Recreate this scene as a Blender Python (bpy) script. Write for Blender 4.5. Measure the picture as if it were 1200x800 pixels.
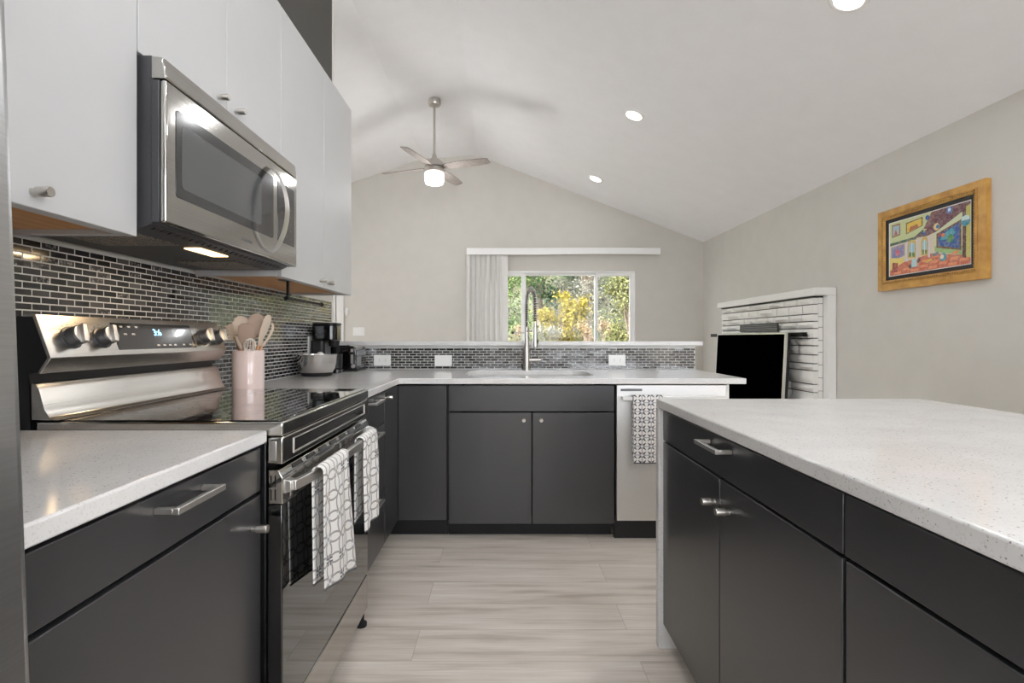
import bpy, bmesh, math, random
from mathutils import Vector, Matrix, Euler
random.seed(7)
PI = math.pi
C = bpy.context.scene.collection
scn = bpy.context.scene
for o in list(bpy.data.objects):
    bpy.data.objects.remove(o)

# ------------------------------------------------------------------ camera, sky, sun, exposure
H = 1.085
cam = bpy.data.objects.new('camera', bpy.data.cameras.new('camera'))
C.objects.link(cam)
cam.location = (0, 0, H)
cam.rotation_euler = (PI/2, 0, 0)
cam.data.sensor_width = 36
cam.data.lens = 595/1200*36
cam.data.shift_x = 10/1200
cam.data.shift_y = -4.5/1200
cam.data.clip_start = 0.02
scn.camera = cam

scn.view_settings.view_transform = 'Standard'
scn.view_settings.look = 'None'
scn.view_settings.gamma = 1
scn.view_settings.use_curve_mapping = False
scn.view_settings.exposure = 0.55

SKY = 6.0
SUN = 10.0
DOWN = 5.0      # watts per recessed light
FAN = 12.0
world = bpy.data.worlds.new('sky')
scn.world = world
world.use_nodes = True
wn = world.node_tree
bg = wn.nodes['Background']
bg.inputs[0].default_value = (0.905, 0.95, 1.0, 1)
bg.inputs[1].default_value = SKY

sl = bpy.data.lights.new('sun', 'SUN')
sl.energy = SUN
sl.angle = 0.01
sl.color = (1, 0.94, 0.84)
sun = bpy.data.objects.new('sun', sl)
C.objects.link(sun)
sun.rotation_euler = Vector((0.50, 0.60, -0.62)).to_track_quat('-Z', 'Y').to_euler()

# ------------------------------------------------------------------ materials
def s2l(c):
    return tuple((x/255/12.92 if x/255 <= 0.04045 else ((x/255+0.055)/1.055)**2.4) for x in c)

class NT:
    """small node helper"""
    def __init__(s, name):
        s.m = bpy.data.materials.new(name)
        s.m.use_nodes = True
        s.t = s.m.node_tree
        s.b = s.t.nodes['Principled BSDF']
        s.out = s.t.nodes['Material Output']
    def n(s, kind, **kw):
        nd = s.t.nodes.new(kind)
        for k, v in kw.items():
            setattr(nd, k, v)
        return nd
    def l(s, a, b):
        s.t.links.new(a, b)
    def math(s, op, a, b=None, c=None):
        nd = s.n('ShaderNodeMath', operation=op)
        for i, v in enumerate((a, b, c)):
            if v is None: continue
            if isinstance(v, (int, float)): nd.inputs[i].default_value = v
            else: s.l(v, nd.inputs[i])
        return nd.outputs[0]
    def vmath(s, op, a, b=None):
        nd = s.n('ShaderNodeVectorMath', operation=op)
        for i, v in enumerate((a, b)):
            if v is None: continue
            if isinstance(v, tuple): nd.inputs[i].default_value = v
            else: s.l(v, nd.inputs[i])
        return nd.outputs['Value'] if op in ('LENGTH', 'DISTANCE', 'DOT_PRODUCT') else nd.outputs[0]
    def mix(s, f, a, b):
        nd = s.n('ShaderNodeMix', data_type='RGBA')
        for k, v in ((0, f), (6, a), (7, b)):
            if isinstance(v, (int, float)): nd.inputs[k].default_value = v
            elif isinstance(v, tuple): nd.inputs[k].default_value = (*v[:3], 1)
            else: s.l(v, nd.inputs[k])
        return nd.outputs[2]
    def coord(s, which='Object', scale=(1, 1, 1), rot=(0, 0, 0), loc=(0, 0, 0)):
        tc = s.n('ShaderNodeTexCoord')
        mp = s.n('ShaderNodeMapping')
        mp.inputs['Scale'].default_value = scale
        mp.inputs['Rotation'].default_value = rot
        mp.inputs['Location'].default_value = loc
        s.l(tc.outputs[which], mp.inputs['Vector'])
        return mp.outputs[0]
    def noise(s, vec, scale, detail=3, rough=0.5):
        nd = s.n('ShaderNodeTexNoise')
        nd.inputs['Scale'].default_value = scale
        nd.inputs['Detail'].default_value = detail
        nd.inputs['Roughness'].default_value = rough
        if vec is not None: s.l(vec, nd.inputs['Vector'])
        return nd.outputs[0]
    def ramp(s, f, stops):
        nd = s.n('ShaderNodeValToRGB')
        cr = nd.color_ramp
        while len(cr.elements) < len(stops): cr.elements.new(0.5)
        for e, (p, c) in zip(cr.elements, stops):
            e.position = p
            e.color = (*c[:3], 1) if isinstance(c, tuple) else (c, c, c, 1)
        s.l(f, nd.inputs[0])
        return nd.outputs[0]
    def bump(s, h, strength=0.1, dist=0.01):
        nd = s.n('ShaderNodeBump')
        nd.inputs['Strength'].default_value = strength
        nd.inputs['Distance'].default_value = dist
        s.l(h, nd.inputs['Height'])
        s.l(nd.outputs[0], s.b.inputs['Normal'])
    def set(s, **kw):
        names = {'base': 'Base Color', 'rough': 'Roughness', 'metal': 'Metallic', 'coat': 'Coat Weight',
                 'spec': 'Specular IOR Level', 'trans': 'Transmission Weight', 'sheen': 'Sheen Weight',
                 'ani': 'Anisotropic', 'coatr': 'Coat Roughness', 'alpha': 'Alpha'}
        for k, v in kw.items():
            i = s.b.inputs[names[k]]
            if isinstance(v, (int, float)): i.default_value = v
            elif isinstance(v, tuple): i.default_value = (*v[:3], 1)
            else: s.l(v, i)
        return s

def plain(name, rgb, rough=0.5, metal=0.0, coat=0.0, var=0.0, bump=0.0, bscale=200, spec=0.5):
    t = NT(name)
    c = s2l(rgb)
    t.set(rough=rough, metal=metal, coat=coat, spec=spec)
    v = t.coord()
    nz = t.noise(v, 6, 4)
    a = tuple(x*(1-var) for x in c)
    b = tuple(min(1, x*(1+var)) for x in c)
    t.set(base=t.ramp(nz, [(0.35, a), (0.65, b)]))
    if bump:
        t.bump(t.noise(v, bscale, 3), bump, 0.002)
    return t.m

M = {}
M['wall'] = plain('wall_paint', (207, 203, 195), 0.75, var=0.015, bump=0.08, bscale=120)
M['ceiling'] = plain('ceiling_paint', (240, 239, 239), 0.8, var=0.01, bump=0.25, bscale=45)
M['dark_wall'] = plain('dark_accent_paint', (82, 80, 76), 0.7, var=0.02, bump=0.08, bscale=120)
M['trim'] = plain('white_trim_paint', (232, 230, 226), 0.45, var=0.01)
M['white_cab'] = plain('white_cabinet_lacquer', (198, 198, 198), 0.35, var=0.008)
M['dark_cab'] = plain('charcoal_cabinet_foil', (53, 53, 55), 0.28, var=0.03, bump=0.015, bscale=600, spec=0.75)
M['carcass'] = plain('dark_carcass', (26, 26, 28), 0.6, var=0.03)
M['white_plastic'] = plain('white_plastic', (236, 235, 232), 0.35, var=0.005)
M['vinyl'] = plain('white_vinyl', (240, 239, 237), 0.4, var=0.01)
M['slat'] = plain('blind_vinyl', (232, 230, 226), 0.5, var=0.015)
M['black'] = plain('black_plastic', (20, 20, 22), 0.35, var=0.05)
M['gloss_black'] = plain('gloss_black_plastic', (12, 12, 14), 0.08, var=0.05, coat=0.5)
M['black_glass'] = plain('black_glass', (9, 9, 10), 0.03, var=0.0, coat=1.0)
M['smoke_glass'] = plain('smoked_door_glass', (34, 34, 36), 0.06, var=0.0, coat=1.0)
M['screen'] = plain('black_screen', (1, 1, 1), 0.6, var=0.0, spec=0.0)
M['rubber'] = plain('black_rubber', (24, 24, 25), 0.8, var=0.05)
M['grey_plastic'] = plain('grey_plastic', (104, 104, 106), 0.4, var=0.03)
M['mw_case'] = plain('charcoal_metal_case', (62, 62, 65), 0.4, var=0.03)
M['pink'] = plain('blush_ceramic', (226, 208, 204), 0.15, var=0.01, coat=0.4)
M['silicone'] = plain('cream_silicone', (214, 196, 178), 0.55, var=0.02)
M['taupe'] = plain('taupe_silicone', (172, 150, 134), 0.55, var=0.02)
M['egg'] = plain('white_eggshell', (232, 229, 224), 0.5, var=0.01)
M['sink'] = plain('pale_sink_steel', (206, 204, 200), 0.28, metal=0.35, var=0.01)
M['black_steel'] = plain('black_steel', (22, 22, 23), 0.35, metal=0.6, var=0.03)
M['painted_brick'] = plain('white_painted_stone', (233, 231, 226), 0.55, var=0.025, bump=0.6, bscale=28)
M['mortar'] = plain('grey_mortar', (92, 90, 86), 0.9, var=0.05)
M['grout'] = plain('pale_grout', (214, 213, 210), 0.85, var=0.04)
M['soil'] = plain('grassy_soil', (78, 82, 56), 0.95, var=0.25, bump=0.5, bscale=20)
M['bark'] = plain('grey_bark', (118, 106, 94), 0.9, var=0.25, bump=0.5, bscale=40)
M['nickel'] = plain('brushed_nickel', (196, 192, 186), 0.3, metal=1.0, var=0.02)
M['chrome'] = plain('satin_steel_handle', (222, 220, 217), 0.34, metal=1.0, var=0.01)
M['mw_window'] = plain('grey_mesh_window', (84, 86, 87), 0.1, coat=0.5)
M['panel_glass'] = plain('dark_panel_glass', (46, 46, 48), 0.12, coat=0.5)
M['bowl_steel'] = plain('polished_bowl_steel', (206, 204, 202), 0.16, metal=1.0)
M['knob_grey'] = plain('knob_grey', (92, 92, 94), 0.35, metal=0.5)
M['copper_dark'] = plain('dark_heater_coil', (44, 42, 42), 0.3, var=0.05)

def steel(name, rgb, rough, axis):
    t = NT(name)
    sc = {'x': (1.5, 400, 400), 'y': (400, 1.5, 400), 'z': (400, 400, 1.5)}[axis]
    v = t.coord(scale=sc)
    nz = t.noise(v, 1.0, 3)
    c = s2l(rgb)
    t.set(metal=1.0, base=t.ramp(nz, [(0.3, tuple(x*0.93 for x in c)), (0.7, tuple(min(1, x*1.04) for x in c))]))
    rr = t.n('ShaderNodeMapRange')
    rr.inputs[3].default_value = rough-0.03
    rr.inputs[4].default_value = rough+0.03
    t.l(nz, rr.inputs[0])
    t.set(rough=rr.outputs[0])
    t.bump(nz, 0.10, 0.0006)
    return t.m
M['steel_y'] = steel('stainless_steel_grain', (186, 184, 180), 0.09, 'y')
M['steel_x'] = steel('stainless_steel_grain_across', (206, 203, 199), 0.36, 'x')
M['panel_steel'] = steel('satin_panel_steel', (196, 193, 188), 0.26, 'y')
M['fridge_steel'] = steel('fridge_steel_grain', (190, 191, 193), 0.34, 'y')
M['steel_z'] = steel('stainless_steel_upright', (224, 223, 221), 0.45, 'y')

def quartz():
    t = NT('speckled_white_quartz')
    v = t.coord()
    vo = t.n('ShaderNodeTexVoronoi')
    vo.inputs['Scale'].default_value = 240
    t.l(v, vo.inputs['Vector'])
    sep = t.n('ShaderNodeSeparateColor')
    t.l(vo.outputs['Color'], sep.inputs[0])
    near = t.math('LESS_THAN', vo.outputs['Distance'], 0.34)
    pick = t.math('GREATER_THAN', sep.outputs[0], 0.90)
    f1 = t.math('MULTIPLY', near, pick)
    cl = t.noise(v, 9, 3)
    base = t.ramp(cl, [(0.3, s2l((217, 215, 213))), (0.7, s2l((225, 224, 222)))])
    fleck = t.mix(sep.outputs[1], s2l((138, 134, 130)), s2l((196, 193, 188)))
    c1 = t.mix(f1, base, fleck)
    vo2 = t.n('ShaderNodeTexVoronoi')
    vo2.inputs['Scale'].default_value = 420
    t.l(v, vo2.inputs['Vector'])
    sep2 = t.n('ShaderNodeSeparateColor')
    t.l(vo2.outputs['Color'], sep2.inputs[0])
    f2 = t.math('MULTIPLY', t.math('GREATER_THAN', sep2.outputs[0], 0.88), 0.2)
    c2 = t.mix(f2, c1, s2l((166, 162, 158)))
    t.set(base=c2, rough=0.13, coat=0.0)
    return t.m
M['quartz'] = quartz()

def floor_mat():
    t = NT('pale_oak_vinyl_planks')
    v = t.coord(loc=(0.31, -0.057, 0))
    br = t.n('ShaderNodeTexBrick')
    br.offset = 0.37
    br.offset_frequency = 2
    br.inputs['Scale'].default_value = 1
    br.inputs['Brick Width'].default_value = 1.22
    br.inputs['Row Height'].default_value = 0.183
    br.inputs['Mortar Size'].default_value = 0.0011
    br.inputs['Mortar Smooth'].default_value = 0.3
    br.inputs['Color1'].default_value = (0, 0, 0, 1)
    br.inputs['Color2'].default_value = (1, 1, 1, 1)
    br.inputs['Mortar'].default_value = (0.5, 0.5, 0.5, 1)
    t.l(v, br.inputs['Vector'])
    pl = br.outputs['Color']
    # grain runs along x; each plank shifts its own grain
    sh = t.vmath('MULTIPLY', pl, (7.0, 3.0, 0))
    gv = t.vmath('ADD', t.vmath('MULTIPLY', v, (1.1, 13.0, 1.0)), sh)
    g1 = t.noise(gv, 1.6, 5, 0.55)
    gv2 = t.vmath('ADD', t.vmath('MULTIPLY', v, (4.0, 150.0, 1.0)), sh)
    g2 = t.noise(gv2, 1.0, 3, 0.6)
    knot = t.noise(t.vmath('ADD', t.vmath('MULTIPLY', v, (2.4, 9.0, 1)), sh), 1.0, 2)
    col = t.ramp(g1, [(0.28, s2l((190, 178, 165))), (0.47, s2l((226, 216, 205))), (0.72, s2l((243, 236, 227)))])
    col = t.mix(t.ramp(g2, [(0.4, 0.0), (0.75, 0.28)]), col, s2l((160, 145, 130)))
    col = t.mix(t.ramp(knot, [(0.66, 0.0), (0.8, 0.4)]), col, s2l((140, 126, 112)))
    tone = t.mix(t.math('MULTIPLY', pl, 0.22), col, s2l((196, 184, 171)))
    fin = t.mix(t.math('MULTIPLY', br.outputs['Fac'], 0.45), tone, s2l((120, 108, 96)))
    t.set(base=fin, rough=0.42)
    t.bump(g2, 0.05, 0.001)
    return t.m
M['floor'] = floor_mat()

def wood(name, a, b, sc=(3, 60, 60), rough=0.5):
    t = NT(name)
    nz = t.noise(t.coord(scale=sc), 1, 4)
    t.set(base=t.ramp(nz, [(0.3, s2l(a)), (0.7, s2l(b))]), rough=rough)
    return t.m
M['maple'] = wood('maple_veneer', (196, 140, 88), (218, 166, 112), (60, 3, 60))
M['beech'] = wood('beech_handle', (206, 152, 108), (226, 178, 136), (80, 80, 6))
M['blade'] = wood('grey_wash_blade', (128, 119, 113), (152, 143, 137), (40, 40, 40), 0.4)
M['gold'] = wood('gilded_wood', (176, 126, 58), (214, 166, 88), (12, 12, 12), 0.38)

def tile_mat():
    t = NT('dark_glass_mosaic')
    at = t.n('ShaderNodeAttribute', attribute_name='tint')
    sep = t.n('ShaderNodeSeparateColor')
    t.l(at.outputs['Color'], sep.inputs[0])
    base = t.ramp(sep.outputs[0], [(0.0, s2l((20, 20, 23))), (0.4, s2l((40, 39, 42))), (0.75, s2l((62, 60, 60))), (1.0, s2l((88, 86, 86)))])
    v = t.coord()
    mar = t.ramp(t.noise(v, 120, 6, 0.7), [(0.5, 0.0), (0.62, 1.0)])
    base = t.mix(t.math('MULTIPLY', mar, t.math('GREATER_THAN', sep.outputs[1], 0.9)), base, s2l((150, 148, 146)))
    rg = t.n('ShaderNodeMapRange')
    rg.inputs[3].default_value = 0.03
    rg.inputs[4].default_value = 0.13
    t.l(sep.outputs[2], rg.inputs[0])
    t.set(base=base, rough=rg.outputs[0])
    t.b.inputs['IOR'].default_value = 1.75
    return t.m
M['tile'] = tile_mat()

def glow(name, rgb, strength):
    t = NT(name)
    t.set(base=rgb)
    t.b.inputs['Emission Color'].default_value = (*rgb, 1)
    t.b.inputs['Emission Strength'].default_value = strength
    return t.m
M['led'] = glow('lit_lens', (1, 0.98, 0.94), 6.0)
M['globe'] = glow('lit_frosted_globe', (1, 0.98, 0.95), 2.0)
M['warm'] = glow('lit_warm_lens', (1.0, 0.66, 0.3), 3.0)
M['digits'] = glow('blue_digits', (0.25, 0.65, 1.0), 2.5)

def glass():
    t = NT('window_glass')
    tr = t.n('ShaderNodeBsdfTransparent')
    tr.inputs[0].default_value = (0.965, 0.96, 0.965, 1)
    gl = t.n('ShaderNodeBsdfGlossy')
    gl.inputs['Roughness'].default_value = 0.0
    fr = t.n('ShaderNodeFresnel')
    fr.inputs[0].default_value = 1.45
    mx = t.n('ShaderNodeMixShader')
    t.l(t.math('MULTIPLY', fr.outputs[0], 0.25), mx.inputs[0])
    t.l(tr.outputs[0], mx.inputs[1])
    t.l(gl.outputs[0], mx.inputs[2])
    t.l(mx.outputs[0], t.out.inputs['Surface'])
    return t.m
M['glass'] = glass()

def leaf(name, a, b):
    t = NT(name)
    at = t.n('ShaderNodeAttribute', attribute_name='tint')
    sep = t.n('ShaderNodeSeparateColor')
    t.l(at.outputs['Color'], sep.inputs[0])
    col = t.mix(sep.outputs[0], s2l(a), s2l(b))
    t.set(base=col, rough=0.6)
    tl = t.n('ShaderNodeBsdfTranslucent')
    t.l(col, tl.inputs[0])
    mx = t.n('ShaderNodeMixShader')
    mx.inputs[0].default_value = 0.4
    t.l(t.b.outputs[0], mx.inputs[1])
    t.l(tl.outputs[0], mx.inputs[2])
    t.l(mx.outputs[0], t.out.inputs['Surface'])
    return t.m
M['leaf_green'] = leaf('green_leaves', (46, 70, 36), (132, 156, 92))
M['leaf_dark'] = leaf('deep_green_leaves', (32, 54, 38), (88, 120, 76))
M['leaf_yellow'] = leaf('yellow_leaves', (118, 108, 34), (172, 158, 66))
M['leaf_olive'] = leaf('olive_leaves', (70, 76, 44), (150, 152, 96))
M['leaf_grey'] = leaf('grey_twig_leaves', (84, 86, 78), (170, 170, 156))
M['leaf_straw'] = leaf('straw_leaves', (112, 94, 70), (176, 154, 122))

def canvas_mat():
    t = NT('oil_paint')
    at = t.n('ShaderNodeAttribute', attribute_name='tint')
    nz = t.noise(t.coord(), 60, 4)
    t.set(base=t.mix(t.ramp(nz, [(0.4, 0.0), (0.75, 0.3)]), at.outputs['Color'], s2l((226, 214, 190))), rough=0.4)
    t.bump(nz, 0.3, 0.002)
    return t.m
M['canvas'] = canvas_mat()

def towel_mat(kind):
    t = NT('patterned_towel_' + kind)
    tc = t.n('ShaderNodeTexCoord')
    n = {'leaf': 17.0, 'star': 22.0}[kind]
    uv = t.vmath('MULTIPLY', tc.outputs['UV'], (n, n, 0))
    fr = t.vmath('FRACTION', uv)
    white = s2l((234, 231, 227))
    if kind == 'leaf':
        lines = None
        for cx in (0, 1):
            for cy in (0, 1):
                d = t.vmath('DISTANCE', fr, (cx, cy, 0))
                k = t.math('LESS_THAN', t.math('ABSOLUTE', t.math('SUBTRACT', d, 0.72)), 0.05)
                lines = k if lines is None else t.math('MAXIMUM', lines, k)
        wnz = t.n('ShaderNodeTexWhiteNoise', noise_dimensions='2D')
        t.l(t.vmath('FLOOR', uv), wnz.inputs[0])
        cen = t.vmath('SUBTRACT', fr, (0.5, 0.5, 0))
        ab = t.vmath('ABSOLUTE', cen)
        s = t.n('ShaderNodeSeparateXYZ')
        t.l(ab, s.inputs[0])
        mx_ = t.math('MAXIMUM', s.outputs[0], s.outputs[1])
        mn_ = t.math('MINIMUM', s.outputs[0], s.outputs[1])
        sq = t.math('LESS_THAN', t.math('ABSOLUTE', t.math('SUBTRACT', mn_, 0.075)), 0.035)
        sq = t.math('MULTIPLY', sq, t.math('LESS_THAN', mx_, 0.27))
        motif = t.math('MULTIPLY', sq, t.math('GREATER_THAN', wnz.outputs[0], 0.3))
        mc = t.ramp(wnz.outputs[0], [(0.45, s2l((196, 200, 202))), (0.65, s2l((186, 168, 152))), (0.86, s2l((62, 66, 80)))])
        col = t.mix(lines, white, s2l((158, 153, 149)))
        col = t.mix(motif, col, mc)
    else:
        cen = t.vmath('SUBTRACT', fr, (0.5, 0.5, 0))
        s = t.n('ShaderNodeSeparateXYZ')
        t.l(cen, s.inputs[0])
        ang = t.math('ARCTAN2', s.outputs[1], s.outputs[0])
        r = t.vmath('LENGTH', cen)
        pet = t.math('COSINE', t.math('MULTIPLY', ang, 4.0))
        inr = t.math('MULTIPLY', t.math('GREATER_THAN', r, 0.14), t.math('LESS_THAN', r, 0.5))
        blk = t.math('MULTIPLY', t.math('LESS_THAN', pet, -0.72), inr)
        gry = t.math('LESS_THAN', t.math('ABSOLUTE', t.math('SUBTRACT', r, 0.53)), 0.07)
        col = t.mix(gry, white, s2l((170, 170, 172)))
        col = t.mix(blk, col, s2l((40, 40, 44)))
    t.set(base=col, rough=0.9, sheen=0.2)
    t.bump(t.noise(t.coord(), 700, 2), 0.3, 0.002)
    return t.m
M['towel_leaf'] = towel_mat('leaf')
M['towel_star'] = towel_mat('star')
M['hem'] = plain('grey_hem', (92, 92, 96), 0.9)

def mesh_filter():
    t = NT('grease_filter_mesh')
    v = t.coord()
    nz = t.noise(v, 260, 2)
    t.set(base=t.ramp(nz, [(0.4, s2l((70, 62, 56))), (0.6, s2l((176, 166, 154)))]), metal=0.6, rough=0.45)
    return t.m
M['filter'] = mesh_filter()

# ------------------------------------------------------------------ geometry helpers
ORG = {}
class MB:
    def __init__(s):
        s.bm = bmesh.new()
        s.uv = None
    def _fin(s, faces, mi, smooth):
        for f in faces:
            f.material_index = mi
            f.smooth = smooth
    def poly(s, pts, mi=0, smooth=False):
        f = s.bm.faces.new([s.bm.verts.new(p) for p in pts])
        s._fin([f], mi, smooth)
        return f
    def box(s, x0, x1, y0, y1, z0, z1, mi=0):
        return s.prism([(x0, y0), (x1, y0), (x1, y1), (x0, y1)], 'z', z0, z1, mi)
    def prism(s, poly, axis, a0, a1, mi=0, smooth=False):
        def P(p, a):
            return {'x': (a, p[0], p[1]), 'y': (p[0], a, p[1]), 'z': (p[0], p[1], a)}[axis]
        v0 = [s.bm.verts.new(P(p, a0)) for p in poly]
        v1 = [s.bm.verts.new(P(p, a1)) for p in poly]
        n = len(poly)
        fs = [s.bm.faces.new(v0), s.bm.faces.new(v1)]
        sd = [s.bm.faces.new((v0[i], v0[(i+1) % n], v1[(i+1) % n], v1[i])) for i in range(n)]
        s._fin(fs, mi, False)
        s._fin(sd, mi, smooth)
        return v0 + v1
    def rings(s, rings, mi=0, cap0=True, cap1=True, smooth=True):
        vs = [[s.bm.verts.new(p) for p in r] for r in rings]
        n = len(vs[0])
        fs = []
        for a, b in zip(vs, vs[1:]):
            for i in range(n):
                fs.append(s.bm.faces.new((a[i], a[(i+1) % n], b[(i+1) % n], b[i])))
        s._fin(fs, mi, smooth)
        if cap0: s._fin([s.bm.faces.new(vs[0])], mi, False)
        if cap1: s._fin([s.bm.faces.new(vs[-1])], mi, False)
        return vs
    def cyl(s, p0, p1, r0, r1=None, n=24, mi=0):
        r1 = r0 if r1 is None else r1
        s.tube([p0, p1], [r0, r1], n, mi)
    def tube(s, pts, r, n=10, mi=0, cap=True):
        pts = [Vector(p) for p in pts]
        rs = r if isinstance(r, (list, tuple)) else [r]*len(pts)
        rings = []
        up = None
        for i, p in enumerate(pts):
            t = (pts[min(i+1, len(pts)-1)] - pts[max(i-1, 0)]).normalized()
            if up is None:
                up = Vector((0, 0, 1)) if abs(t.z) < 0.9 else Vector((1, 0, 0))
            a = (up - t*up.dot(t)).normalized()
            b = t.cross(a)
            up = a
            rings.append([p + (a*math.cos(2*PI*k/n) + b*math.sin(2*PI*k/n))*rs[i] for k in range(n)])
        s.rings(rings, mi, cap, cap)
    def lathe(s, prof, c, n=32, mi=0, cap0=True, cap1=True, ax=Vector((0, 0, 1)), sy=1.0):
        """profile (radius, height) about an axis through c"""
        ax = Vector(ax).normalized()
        a = Vector((1, 0, 0)) if abs(ax.x) < 0.9 else Vector((0, 1, 0))
        a = (a - ax*a.dot(ax)).normalized()
        b = ax.cross(a)
        c = Vector(c)
        s.rings([[c + ax*h + a*(r*math.cos(2*PI*k/n)) + b*(r*sy*math.sin(2*PI*k/n)) for k in range(n)] for r, h in prof], mi, cap0, cap1)
    def ball(s, c, r, n=16, m=10, mi=0):
        rx, ry, rz = r if isinstance(r, tuple) else (r, r, r)
        c = Vector(c)
        rings = []
        for j in range(1, m):
            th = PI*j/m
            rings.append([c + Vector((rx*math.sin(th)*math.cos(2*PI*k/n), ry*math.sin(th)*math.sin(2*PI*k/n), -rz*math.cos(th))) for k in range(n)])
        s.rings(rings, mi)
    def xform(s, mat):
        bmesh.ops.transform(s.bm, matrix=mat, verts=s.bm.verts)
        return s
    def build(s, name, mats, parent=None, bev=0.0, seg=2, ang=38, recalc=True):
        if recalc: bmesh.ops.recalc_face_normals(s.bm, faces=s.bm.faces)
        org = ORG.get(parent, Vector((0, 0, 0))) if parent else Vector((0, 0, 0))
        if org.length: bmesh.ops.translate(s.bm, vec=-org, verts=s.bm.verts)
        me = bpy.data.meshes.new(name)
        s.bm.to_mesh(me)
        s.bm.free()
        for m in (mats if isinstance(mats, (list, tuple)) else [mats]):
            me.materials.append(M[m] if isinstance(m, str) else m)
        me.set_sharp_from_angle(angle=math.radians(ang))
        o = bpy.data.objects.new(name, me)
        C.objects.link(o)
        if parent:
            o.parent = parent
            ORG[o] = org
        if bev:
            b = o.modifiers.new('edge', 'BEVEL')
            b.width = bev
            b.segments = seg
            b.limit_method = 'ANGLE'
            b.angle_limit = math.radians(40)
        return o

def tag(o, label=None, cat=None, group=None, kind=None):
    if label: o['label'] = label
    if cat: o['category'] = cat
    if group: o['group'] = group
    if kind: o['kind'] = kind
    return o

def thing(name, label, cat, loc, group=None, kind=None):
    o = bpy.data.objects.new(name, None)
    o.empty_display_size = 0.05
    C.objects.link(o)
    o.location = loc
    ORG[o] = Vector(loc)
    return tag(o, label, cat, group, kind)

def dup(root, loc, label=None):
    r = root.copy()
    C.objects.link(r)
    r.location = loc
    if label: r['label'] = label
    for ch in list(root.children):
        c = ch.copy()
        C.objects.link(c)
        c.parent = r
        for g in list(ch.children):
            d = g.copy()
            C.objects.link(d)
            d.parent = c
    return r

def bx(name, x0, x1, y0, y1, z0, z1, mat, parent=None, bev=0.0015):
    m = MB()
    m.box(x0, x1, y0, y1, z0, z1)
    return m.build(name, mat, parent, bev)

def struct(o):
    o['kind'] = 'structure'
    return o

def text_part(name, body, size, mat, parent, pos, xdir, ydir, ext=0.0004):
    """flat raised lettering; xdir = reading direction, ydir = up"""
    cu = bpy.data.curves.new('lettering', 'FONT')
    cu.body = body
    cu.size = size
    cu.extrude = ext
    cu.align_x = 'CENTER'
    cu.align_y = 'CENTER'
    tmp = bpy.data.objects.new('lettering', cu)
    C.objects.link(tmp)
    dg = bpy.context.evaluated_depsgraph_get()
    me = bpy.data.meshes.new_from_object(tmp.evaluated_get(dg))
    bpy.data.objects.remove(tmp)
    xd = Vector(xdir).normalized()
    yd = Vector(ydir).normalized()
    zd = xd.cross(yd)
    mt = Matrix((xd, yd, zd)).transposed().to_4x4()
    mt.translation = Vector(pos) - (ORG[parent] if parent else Vector((0, 0, 0)))
    me.transform(mt)
    me.materials.clear()
    me.materials.append(M[mat])
    o = bpy.data.objects.new(name, me)
    C.objects.link(o)
    if parent:
        o.parent = parent
        ORG[o] = ORG[parent]
    return o

def knob(parent, p, d):
    """cylinder cabinet knob standing out from p along d"""
    p = Vector(p); d = Vector(d)
    m = MB()
    m.lathe([(0.007, 0.0), (0.0065, 0.004), (0.0065, 0.008), (0.0092, 0.010), (0.0095, 0.033), (0.0088, 0.0345)], p, 20, ax=d)
    return m.build('knob', 'nickel', parent)

def pull(parent, p, d, along, length=0.14, out=0.036, t=0.011, name='handle'):
    """square bar pull centred at p, out along d, lying along `along`"""
    p = Vector(p); d = Vector(d); a = Vector(along); u = d.cross(a)
    m = MB()
    def bar(c0, c1, w, h, w2):
        c0 = Vector(c0); c1 = Vector(c1)
        ax = (c1-c0).normalized()
        s1 = u
        s2 = ax.cross(u)
        m.rings([[c + s1*(i*h/2) + s2*(j*w/2) for i, j in ((-1, -1), (1, -1), (1, 1), (-1, 1))] for c in (c0, c1)], smooth=False)
    half = length/2
    bar(p + a*(-half) + d*out, p + a*half + d*out, t, t, t)
    for sgn in (-1, 1):
        bar(p + a*(sgn*(half-t/2)), p + a*(sgn*(half-t/2)) + d*(out-t/2+0.001), t, t*0.9, t)
    return m.build(name, 'chrome', parent, 0.0012)

def carcass(parent, x0, x1, y0, y1, z0, z1, mat='carcass', front=None, t=0.018, top=False):
    """open box of panels; front = side left open ('+x','-x','-y')"""
    m = MB()
    m.box(x0, x1, y0, y1, z0, z0+t)
    if top: m.box(x0, x1, y0, y1, z1-t, z1)
    if front != '-x': m.box(x0, x0+t, y0, y1, z0+t, z1-(t if top else 0))
    if front != '+x': m.box(x1-t, x1, y0, y1, z0+t, z1-(t if top else 0))
    xa = x0 + (t if front != '-x' else 0)
    xb = x1 - (t if front != '+x' else 0)
    if front != '-y': m.box(xa, xb, y0, y0+t, z0+t, z1-(t if top else 0))
    if front != '+y': m.box(xa, xb, y1-t, y1, z0+t, z1-(t if top else 0))
    return m.build('carcass', mat, parent)

# key distances
XL = -1.19           # kitchen wall on the left
XR = 2.83            # wall on the right
YF = 7.2             # far wall
YN = -3.0            # wall behind the camera
XLL = -4.3
ZC = 0.869           # counter top
CF = -0.565          # left cabinet fronts
PF = 2.72            # peninsula cabinet fronts
PW = 3.49            # tiled face of the half wall
R0, R1 = 1.19, 1.95  # range opening

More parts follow.
